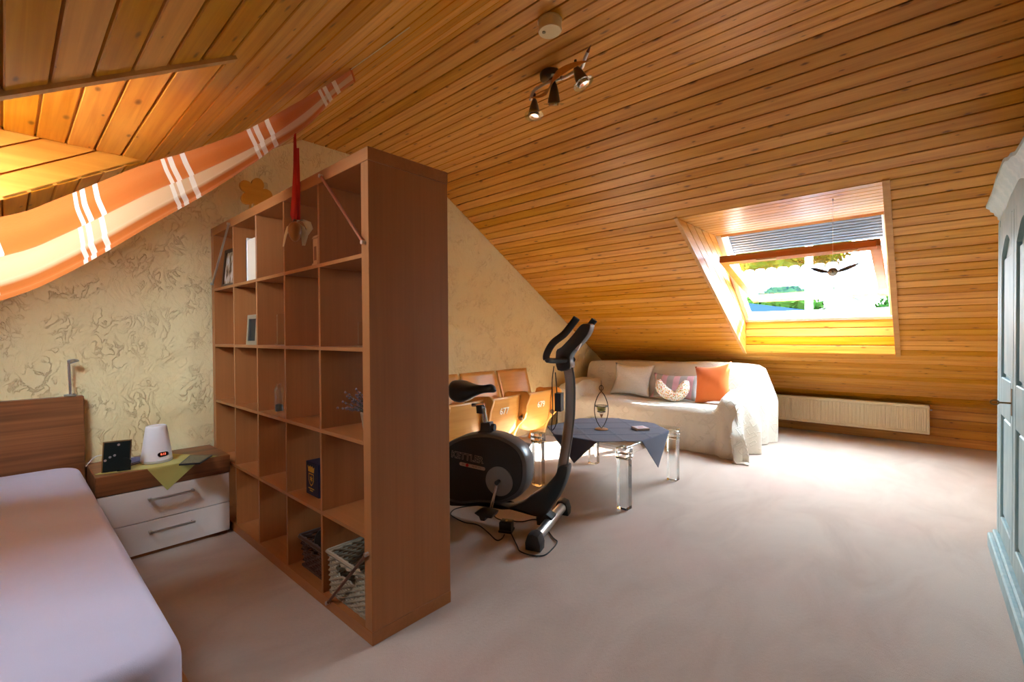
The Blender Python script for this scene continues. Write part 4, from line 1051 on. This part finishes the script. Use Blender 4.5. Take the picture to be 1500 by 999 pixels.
for k in range(3):
    xa, xb = SX[k]+.03, SX[k+1]-.03; xm = (xa+xb)/2
    # backrest: curved ply leaning back
    def bfn(u, v):
        c = math.cos((u-.5)*2)*.0; bow = .03*(1-(2*u-1)**2)
        return (xa-.01+(xb-xa+.02)*u, 1.66+.10*v+bow+.0, .42+.365*v)
    obj('backrest', grid(14, 10, bfn), plyd, ts, 'all', solid=.012)
    # tip-up seat, folded: curved panel facing the room
    def sfn(u, v):
        # v 0 bottom (rounded) -> 1 top rim
        rz = .175+.05*abs(2*u-1)**2.5
        z_ = rz+(.572-rz)*v
        y_ = 1.43+.02*math.sin(PI*v)*-1+.045*(1-v)**2-.03*v**6-.018*(1-(2*u-1)**2)
        return (xa+.004+(xb-xa-.008)*u, y_, z_)
    se = obj('seat', grid(16, 16, sfn), ply, ts, 'all', solid=.014)
    if k in sn_:
        p = sfn(.5, .66)
        Mt = frame((xm-.02+.05*(k == 2), p[1]-.010, p[2]+.0), (1, 0, 0), (0, -.06, 1))
        tx_ = text(sn_[k], .085, wht, Mt, se, 'number', .002, bold=.001)
    for x in (xa-.006, xb+.006):
        obj('hinge', tube([(x-.007, 1.40, .335), (x+.007, 1.40, .335)], .024, 12), plain('hinge_iron', (.12, .10, .08), .5, .8), ts, True)
obj('rear_rail', box(SX[0], SX[3], 1.665, 1.69, .36, .42, .003), plyd, ts)

# ================================================================== COFFEE TABLE
TX0, TX1, TY0, TY1, TZ = 1.845, 2.735, -.085, .70, .42
ct = thing('coffee_table', 'low clear acrylic coffee table with glass top in front of the sofa', 'table', ((TX0+TX1)/2, (TY0+TY1)/2, 0))
obj('glass_top', box(TX0, TX1, TY0, TY1, TZ-.012, TZ, .002), clear('table_glass', (.93, .97, .95), .6, .05), ct)
for x in (TX0, TX1-.075):
    for y in (TY0, TY1-.075):
        l_ = obj('leg', box(x+.001, x+.074, y+.001, y+.074, .001, TZ-.086, .003), M['acrylic_block'], ct)
        obj('leg_block', cat(box(x-.004, x+.079, y-.004, y+.079, TZ-.085, TZ-.013, .004)), M['acrylic_block'], l_)
        for sx_ in (.02, .055): obj('bolt', tube([(x+sx_, y-.002, TZ-.05), (x+sx_, y+.077, TZ-.05)], .006, 8), M['chrome'], l_, True)
obj('apron', cat(box(TX0+.075, TX1-.075, TY0+.008, TY0+.02, TZ-.06, TZ-.013)), M['acrylic'], ct)
obj('apron', cat(box(TX0+.075, TX1-.075, TY1-.02, TY1-.008, TZ-.06, TZ-.013)), M['acrylic'], ct)
obj('apron', cat(box(TX0+.008, TX0+.02, TY0+.075, TY1-.075, TZ-.06, TZ-.013)), M['acrylic'], ct)
obj('apron', cat(box(TX1-.02, TX1-.008, TY0+.075, TY1-.075, TZ-.06, TZ-.013)), M['acrylic'], ct)
# slate cloth laid diagonally: flat where on the glass, hanging where past the edge
ccx, ccy = (TX0+TX1)/2+.0, (TY0+TY1)/2; hd = .625
def drape(a, c):
    x, y = ccx+hd*(a+c-1), ccy+hd*(c-a)
    ox = max(TX0-x, x-TX1, 0); oy = max(TY0-y, y-TY1, 0); e = .0035
    xx, yy = min(max(x, TX0-e), TX1+e), min(max(y, TY0-e), TY1+e)
    over = ox+oy
    out = .06*min(over, .3)
    if ox > 0: xx += math.copysign(out*ox/over+.0, x-ccx)
    if oy > 0: yy += math.copysign(out*oy/over, y-ccy)
    crease = .0035*max(0, 1-min(abs(a-q_) for q_ in (.25, .5, .75))*60)+.0035*max(0, 1-min(abs(c-q_) for q_ in (.25, .5, .75))*60)
    return (xx, yy, TZ+.0035-over*.985+crease+.0012*math.sin(9*a)*math.sin(8*c))
slate = fabric('slate_cloth', lin(84, 86, 104), lin(76, 78, 96), 500, .15)
tag(obj('table_cloth', grid(121, 121, drape), slate, None, True, solid=.002), 'slate grey cloth laid cornerwise on the acrylic table', 'cloth')
# candle holder
cb = onZ(881, 629, TZ+.006); cb.z = TZ+.0065
ch = thing('candle_holder', 'tall wire teardrop candle holder on the slate tablecloth', 'candle holder', cb)
iron = plain('dark_iron', (.05, .045, .04), .45, .8)
obj('base', lathe([(.05, 0), (.05, .004), (.044, .008), (0, .009)], 28, cb), plain('bronze_base', lin(190, 156, 124), .35, .5), ch, True)
sd_r = RT.copy(); sd_r.z = 0; sd_r.normalize()
for s in (-1, 1):
    pts = [cb+Vector((0, 0, .008))]
    for k in range(1, 14):
        t = k/13; pts.append(cb+sd_r*(s*.053*math.sin(PI*t)**.75)+Vector((0, 0, .008+.285*t)))
    obj('wire', tube(pts, .0035, 6), iron, ch, True)
ring = [cb+sd_r*.015*math.cos(2*PI*k/16)+Vector((0, 0, .318+.020*math.sin(2*PI*k/16))) for k in range(16)]
obj('hanging_ring', tube(ring, .003, 6, closed=True), iron, ch, True)
obj('finial', tube([cb+Vector((0, 0, .285)), cb+Vector((0, 0, .375))], [.004, .0015], 6), iron, ch)
cz = .115
hr = [cb+Vector((.050*math.cos(2*PI*k/24), .050*math.sin(2*PI*k/24), cz+.065)) for k in range(24)]
obj('cup_ring', tube(hr, .0035, 6, closed=True), iron, ch, True)
hr = [cb+Vector((.030*math.cos(2*PI*k/20), .030*math.sin(2*PI*k/20), cz+.022)) for k in range(20)]
obj('cup_ring', tube(hr, .003, 6, closed=True), iron, ch, True)
obj('glass_cup', lathe([(.0, cz-.005), (.012, cz+.002), (.032, cz+.03), (.040, cz+.07), (.038, cz+.07), (.030, cz+.032), (.0, cz+.008)], 24, cb), M['acrylic'], ch, True)
obj('candle', lathe([(0, cz+.03), (.029, cz+.03), (.034, cz+.055), (0, cz+.056)], 20, cb), plain('wax_yellow', lin(206, 190, 80), .5), ch, True)
obj('point', lathe([(0, cz-.03), (.013, cz), (0, cz+.003)], 12, cb), plain('tip_brown', lin(170, 130, 90), .4), ch, True)
co = onZ(938, 629, TZ+.006)
cs = thing('coaster_box', 'small pink and white coaster box on the slate tablecloth', 'coasters', co)
fco = (Vector((co.x, co.y, TZ+.0062)), Vector((.8, -.6, 0)), Vector((.6, .8, 0)), zz)
obj('box', rprism([(-.05, -.05), (.05, -.05), (.05, .05), (-.05, .05)], 0, .016, fco, .003), plain('wood_pale', lin(186, 160, 150), .5), cs, True)
obj('tile', prism([(-.047, -.047), (.047, -.047), (.047, .047), (-.047, .047)], .016, .018, fco), plain('tile_white', lin(228, 216, 222), .35), cs)
obj('tile_motif', prism([(-.02, -.012), (.02, -.012), (.02, .012), (-.02, .012)], .018, .0185, fco), plain('tile_pink', lin(196, 150, 160), .5), cs)

# ================================================================== SOFA AND COVER
SX0, SX1, SY0, SY1 = 3.74, 4.70, -.20, 1.72
sf_ = thing('sofa', 'low sofa hidden under a cream throw beneath the roof slope', 'sofa', (4.2, .76, 0))
under = fabric('sofa_ticking', lin(190, 176, 150))
obj('seat_base', box(SX0+.04, SX1-.08, SY0+.2, SY1-.2, .06, .38, .03), under, sf_)
obj('backrest', box(SX1-.24, SX1-.1, SY0+.06, SY1-.06, .10, .72, .03), under, sf_)
for y in (SY0+.03, SY1-.13): obj('arm', box(SX0+.06, SX1-.1, y, y+.08, .06, .44, .03), under, sf_)
for x in (SX0+.1, SX1-.2):
    for y in (SY0+.12, SY1-.12): obj('foot', box(x-.025, x+.025, y-.025, y+.025, 0, .07), M['black'], sf_)
def sst(a, b_, x): t = min(1, max(0, (x-a)/(b_-a))); return t*t*(3-2*t)
def top(x, y):
    seat = .415+.012*math.sin((y-SY0)*5)
    back = .40*sst(4.28, 4.44, x)*(1-.0*x)
    bz = seat+back+.015*math.sin(3*y)*sst(4.3, 4.45, x)
    arm = .60-.05*sst(4.0, 3.72, x)
    ar = max(1-sst(SY0+.09, SY0+.17, y), sst(SY1-.27, SY1-.17, y))
    return max(bz, seat+(arm-seat)*ar)
coverm = fabric('cream_throw', lin(236, 226, 204), lin(228, 216, 192), 260, .35)
b = NB('cream_throw'); v, _ = coords(b, False)
n1 = b.n('TexNoise', {'Vector': v, 'Scale': 500.0, 'Detail': 2.0}); vo = b.n('TexVoronoi', {'Vector': b.n('Mapping', {'Vector': v, 'Rotation': (0, .78, .78)}).outputs[0], 'Scale': 11.0}, distance='CHEBYCHEV')
br = b.ramp(vo.outputs['Distance'], [(.28, (0, 0, 0)), (.33, (1, 1, 1)), (.38, (0, 0, 0))])
n2 = b.n('TexNoise', {'Vector': v, 'Scale': 5.0, 'Detail': 3.0})
b.P(Base_Color=b.mix(n2.outputs[0], lin(236, 230, 216), lin(228, 221, 206)), Roughness=.95); b.b.inputs['Specular IOR Level'].default_value = .1; b.b.inputs['Sheen Weight'].default_value = .3
b.bump(b.math('ADD', b.math('MULTIPLY', br, .7), b.math('ADD', b.math('MULTIPLY', n1.outputs[0], .5), b.math('MULTIPLY', n2.outputs[0], 1.2))), .75, .008); coverm = b.m
NU, NVv = 110, 96
def cover(u, v):
    # u across (y, right skirt .. left skirt), v front hem .. back hem
    su = (u*2.75)-.40          # metres past the right edge (negative = right skirt)
    svv = (v*2.15)-.45         # metres past the front edge
    wy, wx = SY1-SY0, SX1-SX0
    y = SY0+min(max(su, 0), wy); x = SX0+min(max(svv, 0), wx)
    dr = max(-su, 0); dl = max(su-wy, 0); df = max(-svv, 0); db = max(svv-wx, 0)
    z = top(x, y)
    # round the edges before the drop
    r_ = .035
    def rounded(d): return (d, 0) if False else (r_*math.sin(min(d/r_, PI/2)), r_*(1-math.cos(min(d/r_, PI/2)))+max(0, d-r_*PI/2))
    hz = 0
    zt0 = z
    fr_r = zt0*min(1.04, dr/.33); fr_f = zt0*min(1.04, df/.38)
    if dr > 0: o, dn = rounded(fr_r); y -= o; hz += fr_r
    if dl > 0: o, dn = rounded(dl*1.4); y += min(o, .02); hz += dn
    if df > 0: o, dn = rounded(fr_f); x -= o; hz += fr_f
    if db > 0: o, dn = rounded(db*.9); x += o*.5; hz += dn
    if dr > 0 and df > 0: hz = max(fr_r, fr_f)
    if (dr > 0 or dl > 0) and db > 0: hz = max(dr*1.5, dl*1.4, db*.9)
    fl = min(1, hz/.35)
    z = max(z-hz, .006+.006*math.sin(31*u)+.0)
    # folds
    if df > 0: x -= fl*(.018*math.sin(21*y)+.012*math.sin(47*y+1)+.02)
    if dr > 0:
        y -= fl*(.05*math.sin(11*x+.6)+.03*math.sin(27*x)+.055)
    if dr > 0 and df > 0:
        k = min(dr, df)/.3; ang = math.atan2(dr, df)
        x -= fl*(.10*k+.05*math.sin(6*ang)); y -= fl*(.07*k+.04*math.sin(9*ang))
    if su < .22 and df > 0:     # cloth pooling at the arm front
        t = 1-max(su, 0)/.22; x -= .05*t*fl*(1+.6*math.sin(26*su))
    # soft wrinkles
    z += .004*math.sin(17*x+5*y)*math.sin(9*y-4*x)
    if db > 0: x = min(x, 4.74)
    x = min(x, 4.74+.0); y = min(y, W-.02)
    z = min(z, zR(x)-.03)
    return (x, y, max(z, .004))
tag(obj('sofa_throw', grid(NU, NVv, cover), coverm, None, True, solid=.008), 'cream quilted throw draped over the whole sofa down to the carpet', 'throw')
# cushions
def cushion(c, wd, ht, th, nx, up, mat, name, label, corner=.05, n=22, group=None, spike=.10):
    nx = Vector(nx).normalized(); up = Vector(up).normalized(); rx = up.cross(nx).normalized(); up = nx.cross(rx)
    c = Vector(c)
    def fn(side):
        def f(u, v):
            a, e = u*2-1, v*2-1
            k = 1+spike*(a*a*e*e)-.06*(1-abs(a))*0-.07*((1-a*a)*e*e*.0+(1-e*e)*a*a+(1-a*a)*e*e)
            t = th*(max(0, 1-abs(a)**2.6)*max(0, 1-abs(e)**2.6))**.55
            wr = .006*math.sin(7*a+3*e)*math.sin(5*e-2*a)*(1-a*a)*(1-e*e)
            return c+rx*(a*k*wd/2)+up*(e*k*ht/2)+nx*(side*(t/2+wr))
        return f
    vf = cat(grid(n, n, fn(1)), grid(n, n, fn(-1)))
    me = obj(name, vf, mat, None, 'all')
    bm = bmesh.new(); bm.from_mesh(me.data); bmesh.ops.remove_doubles(bm, verts=bm.verts, dist=1e-4); bmesh.ops.recalc_face_normals(bm, faces=bm.faces); bm.to_mesh(me.data); bm.free()
    return tag(me, label, 'cushion', group)
b = NB('white_brocade'); v, _ = coords(b, False); bt = b.n('TexBrick', {'Vector': b.n('Mapping', {'Vector': v, 'Rotation': (0, 1.57, 1.57)}).outputs[0], 'Scale': 22.0, 'Mortar Size': .03, 'Color1': (1, 1, 1, 1), 'Color2': (.8, .8, .8, 1), 'Mortar': (0, 0, 0, 1)})
n1 = b.n('TexNoise', {'Vector': v, 'Scale': 60.0})
b.P(Base_Color=b.mix(n1.outputs[0], lin(246, 246, 244), lin(232, 232, 230)), Roughness=.8); b.bump(b.math('ADD', bt.outputs['Fac'], n1.outputs[0]), .5, .006); whitem = b.m
cushion((4.262, 1.06, .612), .44, .37, .13, (-1, -.12, .42), (.35, 0, 1), whitem, 'white_cushion', 'white textured square cushion at the gable end of the sofa')
b = NB('stripe_cotton'); v, _ = coords(b, False); sp = b.n('SeparateXYZ', {0: v}); fr_ = b.math('FRACT', b.math('MULTIPLY', sp.outputs[1], 7.2))
b.P(Base_Color=b.mix(b.math('GREATER_THAN', fr_, .52), lin(186, 184, 184), lin(232, 190, 204)), Roughness=.85); stripem = b.m
cushion((4.262, .545, .562), .48, .27, .12, (-1, -.05, .42), (.35, 0, 1), stripem, 'striped_cushion', 'oblong pink and grey striped cushion in the middle of the sofa')
cushion((4.17, .122, .628), .37, .40, .14, (-1, .28, .35), (.30, .12, 1), fabric('orange_cotton', lin(236, 128, 66), lin(228, 116, 56), 400, .15), 'orange_cushion', 'orange square cushion leaning on the right arm of the sofa')
# heart / boomerang neck cushion
hp_ = [(-.145, .155), (-.135, .095), (-.085, .035), (-.02, .005), (.03, -.0), (.075, .04), (.10, .10), (.115, .16)]
hr_ = [.02, .052, .062, .060, .058, .060, .056, .022]
b = NB('floral_cotton'); v, _ = coords(b, False)
vo = b.n('TexVoronoi', {'Vector': v, 'Scale': 62.0}); sp = b.n('SeparateColor', {0: vo.outputs['Color']})
fc_ = b.ramp(sp.outputs[0], [(.0, lin(240, 150, 70)), (.35, lin(236, 196, 90)), (.6, lin(150, 170, 110)), (.8, lin(232, 140, 120))])
b.P(Base_Color=b.mix(b.math('LESS_THAN', vo.outputs['Distance'], .42), lin(250, 244, 236), fc_), Roughness=.85); floral = b.m
hq = [Vector((4.085-p[1]*-.22, .50-p[0]*1.15, .478+p[1]*1.1)) for p in smooth_poly(hp_, 5, False)]
hw = [q[0] for q in smooth_poly([(r_, 0) for r_ in hr_], 5, False)]
tag(obj('heart_cushion', tube(hq, hw, 16), floral, None, 'all'), 'white floral heart-shaped neck cushion in front of the striped cushion', 'cushion')

# ================================================================== RADIATOR
rx = 5.43
e0, e1 = onX(1362, 594, rx), onX(1362, 637, rx); RYa = e0.y; RYb = .55; RZ0, RZ1 = e1.z, min(e0.z, zR(5.55)-.02)
rad = thing('radiator', 'long low cream panel radiator on the knee wall beside the sofa', 'radiator', (5.5, (RYa+RYb)/2, RZ0))
radm = plain('radiator_cream', lin(238, 224, 190), .4)
obj('panel', box(rx+.012, rx+.024, RYa, RYb, RZ0, RZ1, .004), radm, rad)
nf = int((RYb-RYa-.04)/.0345)
rib = mesh('rib', rprism([(-.011, 0), (.011, 0), (.0065, .014), (-.0065, .014)], RZ0+.03, RZ1-.035, ((0, 0, 0), (0, 1, 0), (-1, 0, 0), (0, 0, 1)), .004), radm)
for k in range(nf): inst('rib', rib, rad, Matrix.Translation((rx+.013, RYa+.035+k*.0345, 0)))
obj('border', cat(box(rx, rx+.014, RYa, RYb, RZ1-.028, RZ1, .004), box(rx, rx+.014, RYa, RYb, RZ0, RZ0+.024, .004), box(rx, rx+.014, RYa, RYa+.018, RZ0, RZ1, .004)), radm, rad)
obj('top_grille', box(rx+.01, rx+.11, RYa+.003, RYb, RZ1-.012, RZ1-.002, .002), radm, rad)
obj('rear_panel', box(rx+.095, rx+.108, RYa+.005, RYb, RZ0+.01, RZ1-.01), radm, rad)
obj('end_cover', box(rx+.01, rx+.11, RYa, RYa+.008, RZ0, RZ1-.004, .002), radm, rad)
obj('bracket', cat(box(rx+.10, XK-.002, RYa+.2, RYa+.24, RZ0+.05, RZ1-.08), box(rx+.10, XK-.002, RYb-.24, RYb-.2, RZ0+.05, RZ1-.08)), radm, rad)
obj('valve', tube([(rx+.06, RYa+.004, RZ1-.05), (rx+.06, RYa-.018, RZ1-.05)], .01, 10), M['chrome'], rad, True)

# ================================================================== BIRD MOBILE
hk_ = onZ(1220, 291, ZT); bird_c = Vector((hk_.x, hk_.y, 0)); dc = (hk_-CAM)
bz = CAM.z; 
lo, hi = .8, 2.05
for _ in range(40):
    mid = (lo+hi)/2; d = Vector((hk_.x, hk_.y, mid))-CAM
    vv_ = 499.5-F_PX*d.dot(UP)/d.dot(FW)
    if vv_ > 398: lo = mid
    else: hi = mid
bc_ = Vector((hk_.x, hk_.y, lo))
bird = thing('bird_mobile', 'wooden bird mobile with spread dark wings hanging in the skylight', 'mobile', bc_)
fd = bc_-CAM; fd.z = 0; fd.normalize(); sd = Vector((fd.y, -fd.x, 0))
dpt = (bc_-CAM).dot(FW)/F_PX*(bc_-CAM).dot(FW)/(bc_-CAM).length
bdm = plain('bird_brown', lin(120, 92, 76), .5); wgm = plain('bird_wing', lin(72, 74, 84), .5)
obj('body', grid(14, 14, lambda u, v: bc_+fd*(.07*(u-.5)*2)+sd*(.030*math.sin(PI*max(.02, min(.98, u)))**.6*math.cos(2*PI*v))+zz*(.028*math.sin(PI*max(.02, min(.98, u)))**.6*math.sin(2*PI*v)), cv=True), bdm, bird, 'all')
obj('breast', grid(10, 12, lambda u, v: bc_-zz*.012-fd*.03+fd*(.05*(u-.5)*2)+sd*(.026*math.sin(PI*max(.02, min(.98, u)))**.6*math.cos(2*PI*v))+zz*(.022*math.sin(PI*max(.02, min(.98, u)))**.6*math.sin(2*PI*v)), cv=True), plain('bird_white', lin(220, 210, 196), .5), bird, 'all')
for s, tx_, ty_ in ((-1, 1180, 384), (1, 1266, 382)):
    L_ = abs(tx_-1221)*dpt; hgt_ = (398-ty_)*dpt
    def wing(u, v, s=s, L_=L_, hgt_=hgt_):
        wd = .075*math.sin(PI*min(1, .12+.88*u))**.7*(1-u*.2)
        return bc_+sd*(s*(.022+(L_-.022)*u))+zz*(-.002+hgt_*u-.004*math.sin(PI*u)+(v-.5)*.026*math.sin(PI*min(1, u+.12)))+fd*((v-.5)*wd*.5)
    obj('wing', grid(16, 6, wing), wgm, bird, 'all', solid=.004)
obj('thread', tube([hk_+zz*.003, bc_+zz*.02], .0010, 5), M['white_lacquer'], bird)
obj('hook', tube([hk_+zz*.003, hk_-zz*.015], .004, 6), M['steel'], bird)

# ================================================================== WARDROBE
wy = -1.77; WX1 = 2.68; WX0 = 1.10; WZ = 1.73
wd_ = thing('wardrobe', 'antique pale blue painted wardrobe with arched cornice and panelled doors', 'wardrobe', ((WX0+WX1)/2, -2.08, 0))
b = NB('distressed_blue'); v, _ = coords(b)
n1 = b.n('TexNoise', {'Vector': b.n('VectorMath', {0: v, 1: (3, 3, 1)}, operation='MULTIPLY').outputs[0], 'Scale': 6.0, 'Detail': 4.0}); n2 = b.n('TexNoise', {'Vector': b.n('VectorMath', {0: v, 1: (40, 40, 2)}, operation='MULTIPLY').outputs[0], 'Scale': 1.0, 'Detail': 2.0})
b.P(Base_Color=b.mix(b.ramp(b.math('MULTIPLY', n1.outputs[0], b.math('ADD', n2.outputs[0], .5)), [(.40, (0, 0, 0)), (.68, (1, 1, 1))]), lin(144, 174, 178), lin(164, 188, 188)), Roughness=.5); blue = b.m
blue2 = blue
obj('body', box(WX0, WX1, -2.38, wy-.028, .09, WZ, .004), blue, wd_)
obj('plinth', cat(box(WX0-.01, WX1+.035, -2.38, wy+.035, 0, .075, .006), box(WX0, WX1+.02, -2.38, wy+.018, .075, .10, .006)), blue, wd_)
obj('corner_post', box(WX1-.075, WX1+.002, wy-.03, wy+.004, .10, WZ, .008), blue, wd_)
dw = .50
for k in range(3):
    xb = WX1-.08-k*(dw+.006); xa = xb-dw
    if xa < WX0: xa = WX0+.01
    dr_ = obj('door', box(xa, xb, wy-.028, wy-.012, .12, WZ-.04, .003), blue2, wd_)
    s_ = .075
    for (x0, x1, z0, z1) in ((xa, xa+s_, .12, WZ-.04), (xb-s_, xb, .12, WZ-.04), (xa+s_, xb-s_, .12, .22), (xa+s_, xb-s_, .735, .925)):
        obj('door_rail', box(x0, x1, wy-.02, wy+.004, z0, z1, .004), blue, dr_)
    arch = [(xa+s_, WZ-.04), (xb-s_, WZ-.04)]+[(xb-s_-(xb-xa-2*s_)*t, WZ-.20+.08*math.sin(PI*t)**1.0) for t in [j/12 for j in range(13)]]
    obj('door_rail', prism(arch, wy-.02, wy+.004, ((0, 0, 0), (1, 0, 0), (0, 0, 1), (0, 1, 0))), blue, dr_)
    for z0, z1 in ((.235, .72), (.94, WZ-.215)): obj('door_panel', box(xa+s_+.015, xb-s_-.015, wy-.014, wy-.004, z0, z1, .006), blue, dr_)
    if k == 0:
        obj('lock_plate', box(xa+.02, xa+.05, wy+.003, wy+.006, .78, .90, .001), plain('old_brass', lin(140, 120, 92), .4, .6), dr_)
        obj('key', cat(tube([(xa+.035, wy+.003, .835), (xa+.035, wy+.045, .835)], .004, 8), tube([(xa+.035+.0, wy+.055+.013*math.cos(2*PI*j/14), .835+.010*math.sin(2*PI*j/14)) for j in range(14)], .003, 6, closed=True)), plain('key_iron', lin(150, 120, 80), .35, .8), dr_, True)
# cornice: stepped ogee swept along an arched line and round the corner
prof = [(.0, -.08), (.012, -.07), (.016, -.045), (.035, -.03), (.042, -.005), (.066, .01), (.072, .03), (.098, .05), (.10, .075), (.0, .09)]
path_ = []
cxm = (WX0+WX1)/2
ATAB = [(1.10, 1.765), (1.45, 1.76), (1.60, 1.765), (1.80, 1.80), (2.0, 1.835), (2.2, 1.825), (2.45, 1.795), (2.72, 1.785)]
def arch_z(x):
    for (xa_, za_), (xb_, zb_) in zip(ATAB, ATAB[1:]):
        if x <= xb_:
            t = (x-xa_)/(xb_-xa_); t = t*t*(3-2*t); return za_+(zb_-za_)*t
    return ATAB[-1][1]
for x in [WX0+(WX1-WX0)*j/40 for j in range(41)]: path_.append((Vector((x, wy, arch_z(x))), Vector((0, 1, 0))))
path_.append((Vector((WX1, wy, arch_z(WX1))), Vector((.7071, .7071, 0))*1.414))
path_.append((Vector((WX1, -2.38, arch_z(WX1))), Vector((1, 0, 0))))
V_, F_ = [], []
for q, n_ in path_:
    for a, h in prof: V_.append(tuple(q+n_*a*.46+zz*(h*.62)))
m_ = len(prof)
for i in range(len(path_)-1): F_ += [(i*m_+j, (i+1)*m_+j, (i+1)*m_+(j+1) % m_, i*m_+(j+1) % m_) for j in range(m_)]
F_.append(tuple(range(m_))); F_.append(tuple((len(path_)-1)*m_+j for j in range(m_)))
obj('cornice', (V_, F_), blue, wd_, True)
fz = [(x, arch_z(x)+.05) for x in [WX0+(WX1-WX0)*j/30 for j in range(31)]]
fz = [(x, z_-.03) for x, z_ in fz]
obj('frieze', prism(fz+[(WX1, WZ-.05), (WX0, WZ-.05)], wy-.03, wy+.001, ((0, 0, 0), (1, 0, 0), (0, 0, 1), (0, 1, 0))), blue, wd_)

# ================================================================== CEILING FITTINGS
sm = Vector((.835, -.22, ZF))
sd_ = thing('smoke_detector', 'round cream smoke detector on the pine ceiling', 'smoke detector', sm)
obj('base', lathe([(.052, 0), (.056, -.006), (.056, -.014)], 36, sm), plain('cream_plastic', lin(226, 204, 150), .4), sd_, True)
obj('cap', lathe([(.053, -.013), (.055, -.05), (.051, -.056), (0, -.057)], 36, sm), plain('cream_plastic_cap', lin(232, 212, 160), .4), sd_, True)
obj('test_button', lathe([(.008, -.056), (.008, -.060), (0, -.060)], 14, sm+Vector((-.02, .02, 0))), plain('button_grey', lin(150, 130, 90), .5), sd_, True)

spc = onZ(806, 112, ZF-.02); spc.z = ZF
sp_ = thing('ceiling_spotlight', 'three-arm bronze ceiling spotlight with curved wooden strip and glass discs', 'lamp', spc)
brz = plain('bronze_metal', lin(104, 92, 76), .35, .85)
obj('ceiling_rose', lathe([(.055, 0), (.058, -.008), (.056, -.032), (.045, -.036), (0, -.036)], 32, spc), brz, sp_, True)
ZB_ = ZF-.065
bar_px = [(777, 146), (783, 132), (800, 122), (815, 117), (830, 112), (845, 103), (853, 98), (856, 88), (861, 76)]
bpz = [ZB_-.012, ZB_-.004, ZB_, ZB_, ZB_, ZB_, ZB_, ZB_+.01, ZB_+.03]
barp = smooth_poly([onZ(u, v, z_) for (u, v), z_ in zip(bar_px, bpz)], 5, False)
obj('curved_bar', tube(barp, .009, 10), M['steel'], sp_, True)
obj('bar_tip', tube([barp[-1], Vector(barp[-1])+(Vector(barp[-1])-Vector(barp[-4])).normalized()*.035], [.009, .001], 8), plain('bar_tip_wood', lin(130, 70, 36), .5), sp_, True)
obj('hub', tube([spc+Vector((0, 0, -.03)), Vector(barp[18])], .011, 10), brz, sp_, True)
# plywood wave
wpx = [(770, 144), (790, 141), (803, 132), (808, 120), (816, 108), (835, 97), (852, 91), (867, 89)]
wp = [onZ(u, v, ZB_-.018) for u, v in wpx]; wp = [Vector(q) for q in smooth_poly(wp, 5, False)]
nw = len(wp); V_, F_ = [], []
for i, q in enumerate(wp):
    t = i/(nw-1); hh_ = .06*math.sin(PI*t)**1.6+.002
    tdir = (wp[min(i+1, nw-1)]-wp[max(i-1, 0)]).normalized(); nrm_ = Vector((-tdir.y, tdir.x, 0))
    for a, c in ((-.0015, -.6), (-.0015, .4), (.0015, .4), (.0015, -.6)): V_.append(tuple(q+nrm_*(a+hh_*.3*c)+zz*(hh_*c)))
for i in range(nw-1): F_ += [(i*4+j, (i+1)*4+j, (i+1)*4+(j+1) % 4, i*4+(j+1) % 4) for j in range(4)]
obj('wooden_wave', (V_, F_), veneer('wave_ply', lin(214, 150, 70), lin(230, 172, 96), 'x', 30), sp_, True)
discm = clear('spot_glass', (.88, .97, .92), .8, .12)
for (u, v, u2, v2) in ((783, 146, 782, 174), (812, 122, 811, 158), (843, 98, 857, 127)):
    a = onZ(u, v, ZB_-.02); 
    e_ = onZ(u2, v2, ZB_-.13) if False else None
    # the head hangs down from its pivot and points to the pixel of its glass disc
    base = onZ(u, v, ZB_-.025)
    best = None
    for dz_ in [.06+.005*j for j in range(14)]:
        q = onZ(u2, v2, base.z-dz_); L_ = (q-base).length
        if best is None or abs(L_-.12) < best[0]: best = (abs(L_-.12), q)
    tip = best[1]; dir_ = (tip-base).normalized()
    M_ = dir_.to_track_quat('Z', 'Y').to_matrix().to_4x4(); M_.translation = base
    h_ = obj('spot_head', tr(lathe([(.005, -.006), (.014, .005), (.023, .035), (.031, .072), (.034, .094), (.031, .094), (.025, .06)], 20), M_), brz, sp_, True)
    obj('pivot', tube([base+zz*.035, base+dir_*.01], .0075, 8), brz, h_, True)
    obj('bulb', tr(lathe([(.007, .05), (.014, .065), (.028, .098), (.027, .110), (0, .112)], 18), M_), plain('reflector', (.75, .74, .72), .15, .9), h_, True)
    obj('glass_disc', tr(lathe([(.0, .099), (.054, .099), (.054, .102), (.0, .102)], 28), M_), discm, h_, True)
